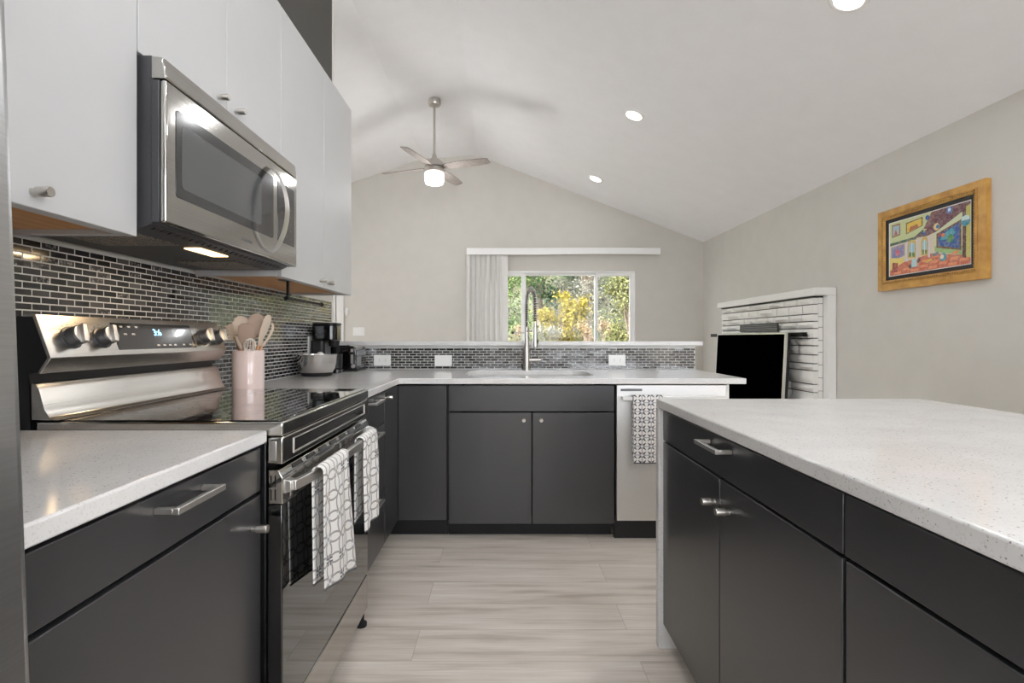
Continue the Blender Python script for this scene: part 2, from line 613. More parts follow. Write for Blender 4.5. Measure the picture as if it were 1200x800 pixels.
# ------------------------------------------------------------------ the room
struct(bx('floor', XLL-0.1, XR+0.1, YN-0.1, YF+0.15, -0.1, 0, 'floor', bev=0))
def zceil(x):
    if x < -1.137: return 3.62 + (x+1.137)*0.33
    if x < -0.363: return 3.62 + (x+1.137)/0.774*0.045
    return 3.665 - (x+0.363)*0.3845
m = MB()
prof = [XLL-0.1, -1.137, -0.363, XR+0.1]
m.prism([(x, zceil(x)) for x in prof] + [(x, zceil(x)+0.15) for x in reversed(prof)], 'y', YN-0.1, YF+0.15)
struct(m.build('ceiling', 'ceiling', ang=5))
SIDE_R = (-2.8, -0.25, 1.0, 2.3)      # unseen window added in the right wall behind the camera, for fill daylight
SIDE_L = (4.0, 5.9, 0.9, 2.0)          # unseen window added round the left corner to brighten the living room
for nm, x0, x1, xi, (ya, yb, za, zb) in (('wall_right', XR, XR+0.1, XR, SIDE_R), ('wall_outer', XLL-0.1, XLL, XLL, SIDE_L)):
    m = MB()
    zt_ = zceil(xi)+0.02
    m.box(x0, x1, YN, ya, 0, zt_); m.box(x0, x1, yb, YF, 0, zt_)
    m.box(x0, x1, ya, yb, 0, za); m.box(x0, x1, ya, yb, zb, zt_)
    struct(m.build(nm, 'wall'))
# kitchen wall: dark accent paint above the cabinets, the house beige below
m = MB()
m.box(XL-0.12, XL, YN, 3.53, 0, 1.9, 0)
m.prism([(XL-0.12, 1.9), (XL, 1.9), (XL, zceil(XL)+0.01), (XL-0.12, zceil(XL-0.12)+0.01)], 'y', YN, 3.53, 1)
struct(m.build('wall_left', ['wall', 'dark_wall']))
m = MB()
m.box(XL-0.125, XL+0.006, 3.522, 3.534, 0, zceil(XL)-0.005)
struct(m.build('trim_1', 'trim'))

WX0, WX1, WZ0, WZ1 = -0.25, 1.87, 0.80, 2.035
def wall_with_hole(name, y0, y1, hx0, hx1, hz0, hz1):
    m = MB()
    xs = [XLL-0.1, -1.137, -0.363, XR+0.1]
    def col(a, b, lo, hi=None):
        pts = [a] + [x for x in xs if a < x < b] + [b]
        top = [(x, zceil(x)+0.02 if hi is None else hi) for x in pts] if hi is None else [(a, hi), (b, hi)]
        m.prism([(b, lo), (a, lo)] + top, 'y', y0, y1)
    col(XLL-0.1, hx0, 0)
    col(hx1, XR+0.1, 0)
    if hz0 > 0: col(hx0, hx1, 0, hz0)
    col(hx0, hx1, hz1)
    return struct(m.build(name, 'wall'))
wall_with_hole('wall_far', YF, YF+0.15, WX0, WX1, WZ0, WZ1)
GX0, GX1, GZ0, GZ1 = -1.1, 2.7, 1.0, 2.5
wall_with_hole('wall_near', YN-0.1, YN, GX0, GX1, GZ0, GZ1)

# far window: fixed middle light between two side sashes
w = thing('window_1', None, None, ((WX0+WX1)/2, YF, WZ0), kind='structure')
def frame_rect(m, x0, x1, z0, z1, y0, y1, t):
    m.box(x0, x1, y0, y1, z0, z0+t)
    m.box(x0, x1, y0, y1, z1-t, z1)
    m.box(x0, x0+t, y0, y1, z0+t, z1-t)
    m.box(x1-t, x1, y0, y1, z0+t, z1-t)
m = MB(); frame_rect(m, WX0, WX1, WZ0, WZ1, YF+0.01, YF+0.10, 0.032)
m.build('window_frame', 'vinyl', w, 0.003)
for a, b in ((WX0+0.032, 0.295), (1.30, WX1-0.032)):
    m = MB(); frame_rect(m, a, b, WZ0+0.033, WZ1-0.033, YF+0.025, YF+0.06, 0.042)
    sa = m.build('sash', 'vinyl', w, 0.003)
    bx('pane', a+0.04, b-0.04, YF+0.04, YF+0.045, WZ0+0.07, WZ1-0.07, 'glass', sa, 0)
m = MB(); frame_rect(m, 0.29, 1.33, WZ0+0.033, WZ1-0.033, YF+0.062, YF+0.095, 0.03)
sa = m.build('sash', 'vinyl', w, 0.003)
bx('pane', 0.318, 1.302, YF+0.076, YF+0.081, WZ0+0.06, WZ1-0.06, 'glass', sa, 0)
bx('window_sill', WX0-0.02, WX1+0.02, YF-0.03, YF+0.012, WZ0-0.025, WZ0, 'vinyl', w, 0.003)
# wide window added behind the camera to flood the kitchen with daylight
w = thing('fill_window_2', None, None, ((GX0+GX1)/2, YN, GZ0), kind='structure')
m = MB(); frame_rect(m, GX0, GX1, GZ0, GZ1, YN-0.09, YN-0.01, 0.05); m.box(0.80, 0.85, YN-0.09, YN-0.01, GZ0+0.05, GZ1-0.05)
m.build('window_frame', 'vinyl', w, 0.003)
for a, b in ((GX0+0.05, 0.80), (0.85, GX1-0.05)):
    bx('pane', a, b, YN-0.055, YN-0.05, GZ0+0.05, GZ1-0.05, 'glass', w, 0)
for nm, x0, x1, (ya, yb, za, zb) in (('fill_window_3', XR+0.02, XR+0.08, SIDE_R), ('fill_window_4', XLL-0.08, XLL-0.02, SIDE_L)):  # both side windows are out of view, added to let in daylight
    w = thing(nm, None, None, ((x0+x1)/2, (ya+yb)/2, za), kind='structure')
    m = MB()
    m.box(x0, x1, ya, yb, za, za+0.05); m.box(x0, x1, ya, yb, zb-0.05, zb)
    m.box(x0, x1, ya, ya+0.05, za+0.05, zb-0.05); m.box(x0, x1, yb-0.05, yb, za+0.05, zb-0.05)
    m.build('window_frame', 'vinyl', w, 0.003)
    bx('pane', (x0+x1)/2-0.003, (x0+x1)/2+0.003, ya+0.05, yb-0.05, za+0.05, zb-0.05, 'glass', w, 0)

# white door and casing at the left end of the far wall
d = thing('door_1', None, None, (-2.8, YF, 0), kind='structure')
bx('door_leaf', -3.16, -2.375, YF-0.03, YF-0.002, 0.005, 2.03, 'trim', d, 0.002)
m = MB(); m.box(-2.362, -2.262, YF-0.022, YF-0.001, 0, 2.12); m.box(-3.27, -3.17, YF-0.022, YF-0.001, 0, 2.12); m.box(-3.17, -2.362, YF-0.022, YF-0.001, 2.04, 2.12)
m.build('door_casing', 'trim', d, 0.003)
m = MB(); m.lathe([(0.012, 0), (0.012, 0.03), (0.027, 0.04), (0.027, 0.06), (0.012, 0.068)], (-3.09, YF-0.03, 0.95), 20, ax=(0, -1, 0)); m.build('door_handle', 'nickel', d)
struct(bx('baseboard_far', -2.26, XR, YF-0.014, YF, 0, 0.1, 'trim', bev=0.003))
struct(bx('baseboard_right', XR-0.014, XR, YN, 4.30, 0, 0.1, 'trim', bev=0.003))

# half wall behind the peninsula
struct(bx('wall_half', XL, 1.318, PW+0.010, PW+0.13, 0, 1.029, 'wall', bev=0.002))
o = bx('bar_ledge', XL+0.002, 1.362, PW-0.028, PW+0.29, 1.030, 1.0595, 'quartz', bev=0.003)
tag(o, 'long narrow white raised bar ledge on the tiled half wall behind the sink', 'ledge')

# ------------------------------------------------------------------ mosaic backsplashes
def mosaic(name, label, origin, ud, nd, ulen, z0, z1, skip=()):
    """rows of small glass bricks in a grout bed; ud along the wall, nd out of it"""
    O = Vector(origin); U = Vector(ud); N = Vector(nd); Z = Vector((0, 0, 1))
    m = MB()
    bm = m.bm
    lay = bm.loops.layers.float_color.new('tint')
    def q(pts, mi, tint):
        f = bm.faces.new([bm.verts.new(p) for p in pts])
        f.material_index = mi
        for lp in f.loops: lp[lay] = tint
        return f
    def P(u, z, n): return O + U*u + Z*z + N*(n+0.0008)
    q([P(0, z0, 0.0066), P(ulen, z0, 0.0066), P(ulen, z1, 0.0066), P(0, z1, 0.0066)], 1, (0, 0, 0, 1))
    q([P(0, z1, 0), P(0, z1, 0.0066), P(ulen, z1, 0.0066), P(ulen, z1, 0)], 1, (0, 0, 0, 1))
    q([P(ulen, z0, 0), P(ulen, z1, 0), P(ulen, z1, 0.0066), P(ulen, z0, 0.0066)], 1, (0, 0, 0, 1))
    pw, ph, g = 0.0509, 0.01765, 0.0028
    rows = int((z1-z0-0.002)/ph)
    rnd = random.Random(len(label))
    for r in range(rows):
        zz = z0 + 0.0025 + r*ph
        u = -pw*(0.5 if r % 2 else 0.0)
        while u < ulen - 0.006:
            a, b = max(u, 0.001), min(u+pw-g, ulen-0.001)
            u += pw
            if b-a < 0.008: continue
            t = (rnd.random()**1.2, rnd.random(), rnd.random(), 1)
            tu, tz = rnd.gauss(0, 0.010), rnd.gauss(0, 0.010)
            e = 0.0005
            hw, hh = (b-a)/2, (ph-g)/2
            cu, cz = (a+b)/2, zz+hh
            def top(su, sz):
                return P(cu+su*(hw-e), cz+sz*(hh-e), 0.0072 + su*(hw)*tu*0.6 + sz*hh*tz*0.6)
            def low(su, sz):
                return P(cu+su*hw, cz+sz*hh, 0.0060)
            cs = ((-1, -1), (1, -1), (1, 1), (-1, 1))
            q([top(*c) for c in cs], 0, t)
            for i in range(4):
                c0, c1 = cs[i], cs[(i+1) % 4]
                q([low(*c0), low(*c1), top(*c1), top(*c0)], 0, t)
    flip = U.cross(Z).dot(N) < 0
    if flip: bmesh.ops.reverse_faces(bm, faces=bm.faces)
    o = m.build(name, ['tile', 'grout'], recalc=False)
    return tag(o, label, 'backsplash')
mosaic('backsplash', 'tall dark brick-mosaic glass backsplash on the left wall above the range', (XL, 0.46, 0), (0, 1, 0), (1, 0, 0), PW-0.46, ZC+0.001, 1.3385)
mosaic('backsplash', 'low dark brick-mosaic strip under the bar ledge behind the sink', (XL+0.009, PW+0.010, 0), (1, 0, 0), (0, -1, 0), 1.318-XL-0.009, ZC+0.001, 1.029)

# ------------------------------------------------------------------ countertops
def slab(m, outline, z0, z1, holes=()):
    """flat slab with holes"""
    bm = bmesh.new()
    es = []
    for loop in (outline, *holes):
        vs = [bm.verts.new((x, y, z0)) for x, y in loop]
        es += [bm.edges.new((vs[i], vs[(i+1) % len(vs)])) for i in range(len(vs))]
    g = bmesh.ops.triangle_fill(bm, use_beauty=True, use_dissolve=False, edges=es)
    fs = [f for f in g['geom'] if isinstance(f, bmesh.types.BMFace)]
    r = bmesh.ops.extrude_face_region(bm, geom=fs)
    bmesh.ops.translate(bm, vec=(0, 0, z1-z0), verts=[v for v in r['geom'] if isinstance(v, bmesh.types.BMVert)])
    me = bpy.data.meshes.new('tmp')
    bm.to_mesh(me); bm.free()
    m.bm.from_mesh(me)
    bpy.data.meshes.remove(me)

def rrect(x0, x1, y0, y1, r, n=6):
    pts = []
    for cx, cy, a in ((x1-r, y1-r, 0), (x0+r, y1-r, 90), (x0+r, y0+r, 180), (x1-r, y0+r, 270)):
        for k in range(n+1):
            t = math.radians(a + 90*k/n)
            pts.append((cx+r*math.cos(t), cy+r*math.sin(t)))
    return pts

o = bx('countertop', XL+0.009, -0.552, 0.455, R0-0.003, ZC-0.03, ZC, 'quartz', bev=0.004)
tag(o, 'short speckled white quartz countertop between fridge and range', 'countertop')
SX0, SX1, SY0, SY1 = -0.225, 0.525, 2.855, 3.33
m = MB()
slab(m, [(XL+0.009, R1+0.003), (-0.552, R1+0.003), (-0.552, 2.69), (1.288, 2.69), (1.318, PW), (XL+0.009, PW)], ZC-0.03, ZC,
     [rrect(SX0, SX1, SY0, SY1, 0.11)])
o = m.build('countertop', 'quartz', bev=0.003)
tag(o, 'L-shaped white quartz countertop turning from the range to the sink', 'countertop')

# island
IX, IX2, IY0, IY1 = 0.5405, 1.475, -0.45, 1.80
t = thing('island_countertop', 'wide white quartz island countertop with a waterfall end panel to the floor', 'countertop', (1.0, 0.7, 0))
m = MB()
m.box(IX, IX2, IY0, IY1, ZC-0.03, ZC)
m.build('slab', 'quartz', t, 0.004)
bx('waterfall_panel', IX, IX2, IY1-0.03, IY1, 0, ZC-0.0305, 'quartz', t, 0.002)

# ------------------------------------------------------------------ cabinets
def slab_door(name, x0, x1, y0, y1, z0, z1, mat, parent):
    return bx(name, x0, x1, y0, y1, z0, z1, mat, parent, 0.0018)

Z_TOE, Z_SPLIT = 0.10, 0.727
def toe(parent, x0, x1, y0, y1, z1=Z_TOE):
    return bx('toe_kick', x0, x1, y0, y1, 0, z1-0.001, 'carcass', parent, 0)

# left of the range
t = thing('base_cabinet', 'charcoal base cabinet with one drawer over a door, between fridge and range', 'cabinet', (-0.87, 0.82, 0))
carcass(t, XL+0.01, CF-0.021, 0.46, R0-0.006, Z_TOE, ZC-0.031, front='+x')
toe(t, XL+0.01, CF-0.075, 0.46, R0-0.006)
d = slab_door('drawer', CF-0.019, CF, 0.462, R0-0.008, Z_SPLIT+0.003, 0.829, 'dark_cab', t)
pull(d, (CF, 0.889, 0.804), (1, 0, 0), (0, 1, 0))
d = slab_door('door', CF-0.019, CF, 0.462, R0-0.008, Z_TOE+0.004, Z_SPLIT-0.006, 'dark_cab', t)
knob(d, (CF, 1.143, 0.655), (1, 0, 0))

# right of the range: three drawers
t = thing('drawer_cabinet', 'charcoal base cabinet with three drawers just past the range', 'cabinet', (-0.87, 2.18, 0))
carcass(t, XL+0.01, CF-0.021, R1+0.006, 2.414, Z_TOE, ZC-0.031, front='+x')
toe(t, XL+0.01, CF-0.075, R1+0.006, 2.414)
for za, zb, zh in ((0.686, 0.829, 0.812), (0.389, 0.682, 0.664), (0.108, 0.385, 0.367)):
    d = slab_door('drawer', CF-0.019, CF, R1+0.008, 2.413, za, zb, 'dark_cab', t)
    pull(d, (CF, 2.178, zh if zh != 0.812 else 0.808), (1, 0, 0), (0, 1, 0))

# corner unit: filler with a knob on the left run, blind panel on the peninsula
t = thing('corner_cabinet', 'charcoal blind corner cabinet where the two runs meet, plain panel beside the sink doors', 'cabinet', (-0.8, 2.85, 0))
carcass(t, XL+0.01, -0.305, PF+0.021, PW-0.01, Z_TOE, ZC-0.031, front='-y')
d = slab_door('filler_panel', CF-0.019, CF, 2.417, PF-0.001, Z_TOE+0.008, 0.829, 'dark_cab', t)
knob(d, (CF, 2.435, 0.798), (1, 0, 0))
slab_door('blind_panel', CF+0.001, -0.306, PF, PF+0.019, Z_TOE+0.008, 0.829, 'dark_cab', t)
m = MB(); m.box(CF-0.075, -0.3065, PF+0.085, PF+0.1, 0, Z_TOE-0.001); m.box(CF-0.09, CF-0.075, 2.417, PF+0.100, 0, Z_TOE-0.001)
m.build('toe_kick', 'carcass', t)

# sink base
t = thing('sink_cabinet', 'charcoal sink base cabinet with two doors under a false drawer front', 'cabinet', (0.15, 3.0, 0))
carcass(t, -0.3035, 0.594, PF+0.021, PW-0.01, Z_TOE, ZC-0.031, front='-y')
toe(t, -0.3035, 0.594, PF+0.085, PF+0.1)
slab_door('false_front', -0.292, 0.593, PF, PF+0.019, 0.690, 0.829, 'dark_cab', t)
d = slab_door('door', -0.292, 0.1505, PF, PF+0.019, Z_TOE-0.012, 0.683, 'dark_cab', t)
knob(d, (0.108, PF, 0.646), (0, -1, 0))
d = slab_door('door', 0.1555, 0.593, PF, PF+0.019, Z_TOE-0.012, 0.683, 'dark_cab', t)
knob(d, (0.201, PF, 0.646), (0, -1, 0))

# island cabinets
def island_cab(label, y0, y1, two_doors, pulls):
    t = thing('island_cabinet', label, 'cabinet', (1.0, (y0+y1)/2, 0), 'charcoal cabinets of the island')
    fx = 0.5555
    carcass(t, fx+0.021, IX2-0.02, y0+0.001, y1-0.001, Z_TOE, ZC-0.031, front='-x')
    toe(t, fx+0.075, IX2-0.02, y0+0.001, y1-0.001)
    d = slab_door('drawer', fx, fx+0.019, y0+0.002, y1-0.002, Z_SPLIT+0.003, 0.831, 'dark_cab', t)
    if pulls: pull(d, (fx, (y0+y1)/2+0.004, 0.806), (-1, 0, 0), (0, 1, 0))
    if two_doors:
        ym = (y0+y1)/2 + 0.007
        a = slab_door('door', fx, fx+0.019, ym+0.002, y1-0.002, Z_TOE-0.01, Z_SPLIT-0.004, 'dark_cab', t)
        knob(a, (fx, ym+0.030, 0.654), (-1, 0, 0))
        b = slab_door('door', fx, fx+0.019, y0+0.0045, ym-0.002, Z_TOE-0.01, Z_SPLIT-0.004, 'dark_cab', t)
        knob(b, (fx, ym-0.056, 0.656), (-1, 0, 0))
    else:
        a = slab_door('door', fx, fx+0.019, y0+0.002, y1-0.0045, Z_TOE-0.01, Z_SPLIT-0.004, 'dark_cab', t)
        knob(a, (fx, y0+0.05, 0.655), (-1, 0, 0))
island_cab('charcoal island cabinet at the waterfall end, a drawer with a bar pull over two doors', 0.829, 1.768, True, True)
island_cab('charcoal island cabinet nearest the camera, plain drawer front over a door', 0.10, 0.829, False, False)

# wall cabinets
UF = -0.852
UZ0, UZ1 = 1.3215, 2.357
def wall_cab(label, y0, y1, z0, doors, knobs, open_under=True):
    t = thing('wall_cabinet', label, 'cabinet', (XL, (y0+y1)/2, z0), 'white wall cabinets over the counter')
    xb = UF-0.021
    m = MB()
    th = 0.018
    m.box(XL+0.002, xb, y0, y0+th, z0, UZ1)
    m.box(XL+0.002, xb, y1-th, y1, z0, UZ1)
    m.box(XL+0.002, xb, y0+th, y1-th, UZ1-th, UZ1)
    m.box(XL+0.002, XL+0.012, y0+th, y1-th, z0+0.006, UZ1-th)
    m.box(xb-th, xb, y0+th, y1-th, z0, z0+0.03)
    m.build('carcass', 'white_cab', t, 0.001)
    bx('bottom_panel', XL+0.013, xb-th-0.001, y0+th+0.001, y1-th-0.001, z0+0.012, z0+0.028, 'maple', t, 0)
    for (a, b), k in zip(doors, knobs):
        d = slab_door('door', UF-0.019, UF, a+0.0012, b-0.0012, z0-(0.0015 if z0 < 1.5 else 0), UZ1, 'white_cab', t)
        if k: knob(d, (UF, k, z0+(0.027 if z0 < 1.5 else 0.05)), (1, 0, 0))
    return t
wall_cab('white wall cabinet left of the microwave, above the short counter', 0.46, 1.182, UZ0, [(0.46, 0.805), (0.805, 1.182)], [None, 0.918])
wall_cab('short white two-door wall cabinet directly above the microwave', 1.184, 1.946, 1.752, [(1.184, 1.564), (1.564, 1.946)], [1.515, 1.612])
wall_cab('white two-door wall cabinet right of the microwave, over the utensil crock', 1.948, 2.845, UZ0, [(1.948, 2.413), (2.413, 2.845)], [2.358, 2.458])

# ------------------------------------------------------------------ refrigerator (just its edge shows)
t = thing('refrigerator', 'tall stainless steel refrigerator edge at the far left of the picture', 'refrigerator', (-0.78, 0.0, 0))
def fx(z): return -0.375 - 0.0376*z      # front leans back slightly
m = MB()
m.prism([(XL+0.01, 0.02), (fx(0.02)-0.065, 0.02), (fx(1.78)-0.065, 1.78), (XL+0.01, 1.78)], 'y', -0.47, 0.438)
m.build('cabinet', 'grey_plastic', t, 0.004)
for a, b, nm in ((-0.47, -0.02, 'door'), (-0.014, 0.44, 'door')):
    m = MB()
    m.prism([(fx(0.62)-0.06, 0.62), (fx(0.62), 0.62), (fx(1.78), 1.78), (fx(1.78)-0.06, 1.78)], 'y', a, b)
    d = m.build(nm, 'fridge_steel', t, 0.010, 3)
    yy = b-0.05 if b < 0 else a+0.05
    m = MB(); m.tube([(fx(0.8), yy, 0.8), (fx(0.8)+0.05, yy, 0.82), (fx(1.5)+0.05, yy, 1.5), (fx(1.5), yy, 1.52)], 0.011, 12)
    m.build('handle', 'chrome', d)
m = MB()
m.prism([(fx(0.06)-0.06, 0.06), (fx(0.06), 0.06), (fx(0.61), 0.61), (fx(0.61)-0.06, 0.61)], 'y', -0.47, 0.44)
d = m.build('freezer_drawer', 'fridge_steel', t, 0.010, 3)
for sx in (XL+0.06, -0.52):
    for yy in (-0.42, 0.39):
        m = MB(); m.cyl((sx, yy, 0), (sx, yy, 0.03), 0.02, n=12); m.build('foot', 'rubber', t)

# ------------------------------------------------------------------ range
t = thing('range', 'freestanding stainless electric range with black glass cooktop and oven', 'range', (-0.85, 1.57, 0))
ra, rb = R0+0.002, R1-0.002
RX = -0.518
bx('body', XL+0.012, -0.560, ra+0.004, rb-0.004, 0.055, 0.845, 'black', t, 0.002)
# steel cooktop tray with glass
m = MB(); m.box(-1.098, RX, ra, rb, 0.853, 0.8865)
m.build('cooktop_tray', 'steel_y', t, 0.004, 3)
ct = bx('cooktop_glass', -1.062, RX-0.012, ra+0.012, rb-0.004, 0.8862, 0.8895, 'black_glass', t, 0.001)
for cx, cy, r in ((-0.70, 1.39, 0.105), (-0.70, 1.76, 0.085), (-0.93, 1.37, 0.078), (-0.93, 1.77, 0.10), (-0.92, 1.57, 0.05)):
    m = MB()
    for rr in (r, r*0.62):
        m.rings([[(cx+q*math.cos(2*PI*k/48), cy+q*math.sin(2*PI*k/48), 0.8897) for k in range(48)] for q in (rr, rr-0.0018)], 0, False, False)
    m.build('burner_ring', 'grey_plastic', ct)
# front panel under the cooktop, with its long inset
m = MB()
m.box(-0.556, RX, ra, rb, 0.787, 0.851)
fp = m.build('front_panel', 'steel_y', t, 0.004, 3)
m = MB(); yA, yB, zA, zB = ra+0.06, rb-0.06, 0.801, 0.838
for a, b, c, dd in ((yA, yB, zA, zA+0.004), (yA, yB, zB-0.002, zB), (yA, yA+0.003, zA+0.004, zB-0.002), (yB-0.003, yB, zA+0.004, zB-0.002)):
    m.box(RX-0.001, RX+0.0025, a, b, c, dd)
m.build('panel_rim', 'chrome', fp, 0.0008)
m = MB(); m.box(-0.551, -0.533, ra-0.0012, ra+0.002, 0.795, 0.842); m.build('end_trim', 'chrome', fp, 0.001)
# oven door
dr = bx('oven_door', -0.556, RX-0.002, ra+0.002, rb-0.002, 0.186, 0.692, 'black_glass', t, 0.003)
bz = MB(); bz.prism([(-0.552, 0.694), (RX, 0.694), (RX, 0.755), (-0.528, 0.774), (-0.552, 0.774)], 'y', ra, rb)
bz = bz.build('door_top', 'steel_y', dr, 0.002)
for k in range(7):
    y0 = ra+0.07+k*0.09
    m = MB(); m.prism([(-0.5262, 0.7715), (-0.5195, 0.7625), (-0.5185, 0.7632), (-0.5252, 0.7722)], 'y', y0, y0+0.055); m.build('vent_slot', 'black', bz)
for zz in (0.703, 0.735):
    for xx in (-0.545, -0.535):
        m = MB(); m.box(xx-0.002, xx+0.001, ra-0.0008, ra+0.002, zz, zz+0.026); m.build('vent_slot', 'black', bz)
# bowed handle
m = MB()
pts = []
for k in range(21):
    s = k/20
    y = ra+0.016 + s*(rb-ra-0.032)
    xx = -0.4995 + 0.030*math.sin(PI*s)**0.8
    pts.append((xx, y))
m.rings([[(x-0.010, y, 0.722), (x+0.006, y, 0.722), (x+0.006, y, 0.746), (x-0.010, y, 0.746)] for x, y in pts], smooth=False)
for y0 in (ra+0.008, rb-0.036):
    m.prism([(RX-0.001, 0.716), (RX-0.001, 0.75), (-0.502, 0.746), (-0.502, 0.722)], 'y', y0, y0+0.028)
m.build('handle', 'chrome', dr, 0.002, ang=50)
# storage drawer and feet
bx('storage_drawer', -0.556, RX-0.003, ra+0.002, rb-0.002, 0.052, 0.180, 'steel_y', t, 0.003)
for xx in (-0.60, -1.10):
    for yy in (ra+0.03, rb-0.035):
        m = MB(); m.lathe([(0.02, 0), (0.02, 0.012), (0.01, 0.016), (0.01, 0.06)], (xx if xx < -0.9 else -0.535, yy, 0), 16); m.build('foot', 'rubber', t)
# backguard: leaning control face over a black slot and a steel riser
core = MB(); core.prism([(XL+0.012, 0.86), (-1.112, 0.86), (-1.116, 1.0), (-1.096, 1.002), (-1.073, 1.037), (-1.108, 1.136), (XL+0.012, 1.136)], 'y', ra+0.002, rb-0.002)
core = core.build('backguard', 'black', t)
m = MB(); m.prism([(-1.13, 1.141), (-1.100, 1.141), (-1.062, 1.037), (-1.088, 0.9995), (-1.095, 1.002), (-1.0715, 1.037), (-1.1065, 1.134), (-1.13, 1.134)], 'y', ra, rb)
cp = m.build('control_panel', 'panel_steel', t, 0.0015)
m = MB(); m.prism([(-1.111, 0.978), (-1.102, 0.978), (-1.091, 0.964), (-1.078, 0.915), (-1.066, 0.896), (-1.048, 0.8905), (-1.11, 0.8905)], 'y', ra+0.001, rb-0.001, smooth=False)
m.build('riser_panel', 'panel_steel', t, 0.002, ang=25)
# face direction of the control panel
A = Vector((-1.100, 0, 1.141)); B = Vector((-1.062, 0, 1.037))
up = (A-B).normalized(); nrm = Vector((-up.z, 0, up.x)); nrm = nrm if nrm.x > 0 else -nrm
def face(y, f, n=0.0):
    p = B + (A-B)*f + nrm*n
    return Vector((p.x, y, p.z))
m = MB()
m.rings([[face(y, f, n) for y, f in ((1.412, 0.14), (1.765, 0.14), (1.765, 0.86), (1.412, 0.86))] for n in (0.0002, 0.0016)], smooth=False)
ds = m.build('display', 'panel_glass', cp)
text_part('clock_digits', '3:6', 0.030, 'digits', ds, face(1.588, 0.60, 0.0019), (0, 1, 0), up)
m = MB()
def mark(y, f, w, h=0.0016):
    m.poly([face(yy, ff, 0.0019) for yy, ff in ((y-w/2, f), (y+w/2, f), (y+w/2, f+h/0.11), (y-w/2, f+h/0.11))])
for y in (1.445, 1.475, 1.505):
    mark(y, 0.76, 0.012); mark(y, 0.735, 0.009)
for y in (1.452, 1.484):
    mark(y, 0.56, 0.012); mark(y, 0.535, 0.014)
for y in (1.575, 1.603, 1.630, 1.655, 1.70, 1.735):
    mark(y, 0.24, 0.011); mark(y, 0.215, 0.014)
m.build('button_legend', 'white_plastic', ds, recalc=False)
for y in (1.268, 1.366, 1.822, 1.907):
    c = face(y, 0.46)
    m = MB()
    m.lathe([(0.029, 0.0), (0.029, 0.003), (0.024, 0.004), (0.024, 0.026), (0.022, 0.0285)], c, 32, ax=nrm)
    kb = m.build('control_knob', 'knob_grey', cp)
    m = MB(); m.lathe([(0.0215, 0.0287), (0.0215, 0.0297), (0.019, 0.0302)], c, 32, ax=nrm); m.build('knob_face', 'chrome', kb)
    # grip bar across the knob face
    m = MB()
    gy = Vector((0, 1, 0))
    tilt = math.radians(12)
    gu = up*math.cos(tilt) + gy*math.sin(tilt)
    gs = nrm.cross(gu)
    for mi, n0, n1, hw, hl in ((0, 0.026, 0.040, 0.0065, 0.0235),):
        m.rings([[c + nrm*n + gs*(i*hw) + gu*(j*hl) for i, j in ((-1, -1), (1, -1), (1, 1), (-1, 1))] for n in (n0, n1)], smooth=False)
    m.build('grip', 'chrome', kb, 0.0015)
m = MB()
for y in (1.268, 1.366, 1.822, 1.907):
    for k in range(7):
        a = PI*(0.1 + 0.8*k/6)
        q = face(y, 0.46, 0.0006) + Vector((0, 1, 0))*math.cos(a)*0.034 + up*math.sin(a)*0.034
        yv = Vector((0, 0.0022, 0)); uv_ = up*0.0009
        m.poly([q-yv-uv_, q+yv-uv_, q+yv+uv_, q-yv+uv_])
m.build('dial_marks', 'black', cp, recalc=False)

# ------------------------------------------------------------------ microwave over the range
t = thing('microwave', 'stainless over-the-range microwave with curved handle under the short cabinet', 'microwave', (-0.99, 1.565, 1.342))
MX = -0.790
ma, mb_ = 1.188, 1.942
m = MB(); m.prism([(XL+0.009, 1.3425), (-0.852, 1.3425), (-0.826, 1.353), (-0.826, 1.748), (XL+0.009, 1.748)], 'y', ma+0.004, mb_-0.004)
cs = m.build('case', 'mw_case', t, 0.002)
m = MB(); m.prism([(-0.8255, 1.6925), (MX, 1.6925), (MX-0.006, 1.742), (-0.8255, 1.745)], 'y', ma, mb_)
m.build('top_grille', 'steel_y', t, 0.004, 3)
m = MB(); m.box(-0.8255, -0.806, ma, mb_, 1.355, 1.690); m.build('door_back', 'mw_case', t, 0.002)
m = MB(); m.box(-0.8055, MX, ma, mb_, 1.354, 1.690); dr = m.build('door', 'steel_y', t, 0.006, 3)
# glass: big window with a bowed lower edge
win = [(1.224, 1.634), (1.735, 1.634)] + [(1.735 - 0.511*k/10, 1.425 + 0.0*k) for k in range(11)]
m = MB(); m.prism(rrect(1.224, 1.742, 1.425, 1.636, 0.010), 'x', MX-0.001, MX+0.0012); gw = m.build('door_glass', 'panel_glass', dr)
m = MB(); m.prism(rrect(1.246, 1.655, 1.450, 1.606, 0.012), 'x', MX+0.0012, MX+0.0017); m.build('door_window', 'mw_window', gw)
m = MB(); m.prism(rrect(1.775, 1.915, 1.425, 1.636, 0.006), 'x', MX-0.001, MX+0.0012); kp = m.build('control_panel', 'panel_glass', dr)
m = MB()
for r in range(6):
    for c_ in range(3):
        y, z = 1.81+c_*0.036, 1.45+r*0.026
        m.box(MX+0.0012, MX+0.0016, y-0.006, y+0.006, z, z+0.003)
m.build('button_legend', 'grey_plastic', kp)
pts = []
for k in range(25):
    s = k/24
    pts.append(Vector((MX+0.004+0.056*math.sin(PI*s)**0.6, 1.715, 1.373 + s*0.285)))
m = MB()
rg = []
for i, p in enumerate(pts):
    tn = (pts[min(i+1, 24)]-pts[max(i-1, 0)]).normalized()
    b_ = Vector((0, 1, 0)); a_ = tn.cross(b_)
    rg.append([p + a_*(0.0011*math.cos(2*PI*k/16)) + b_*(0.018*math.sin(2*PI*k/16)) for k in range(16)])
m.rings(rg)
m.build('handle', 'chrome', dr)
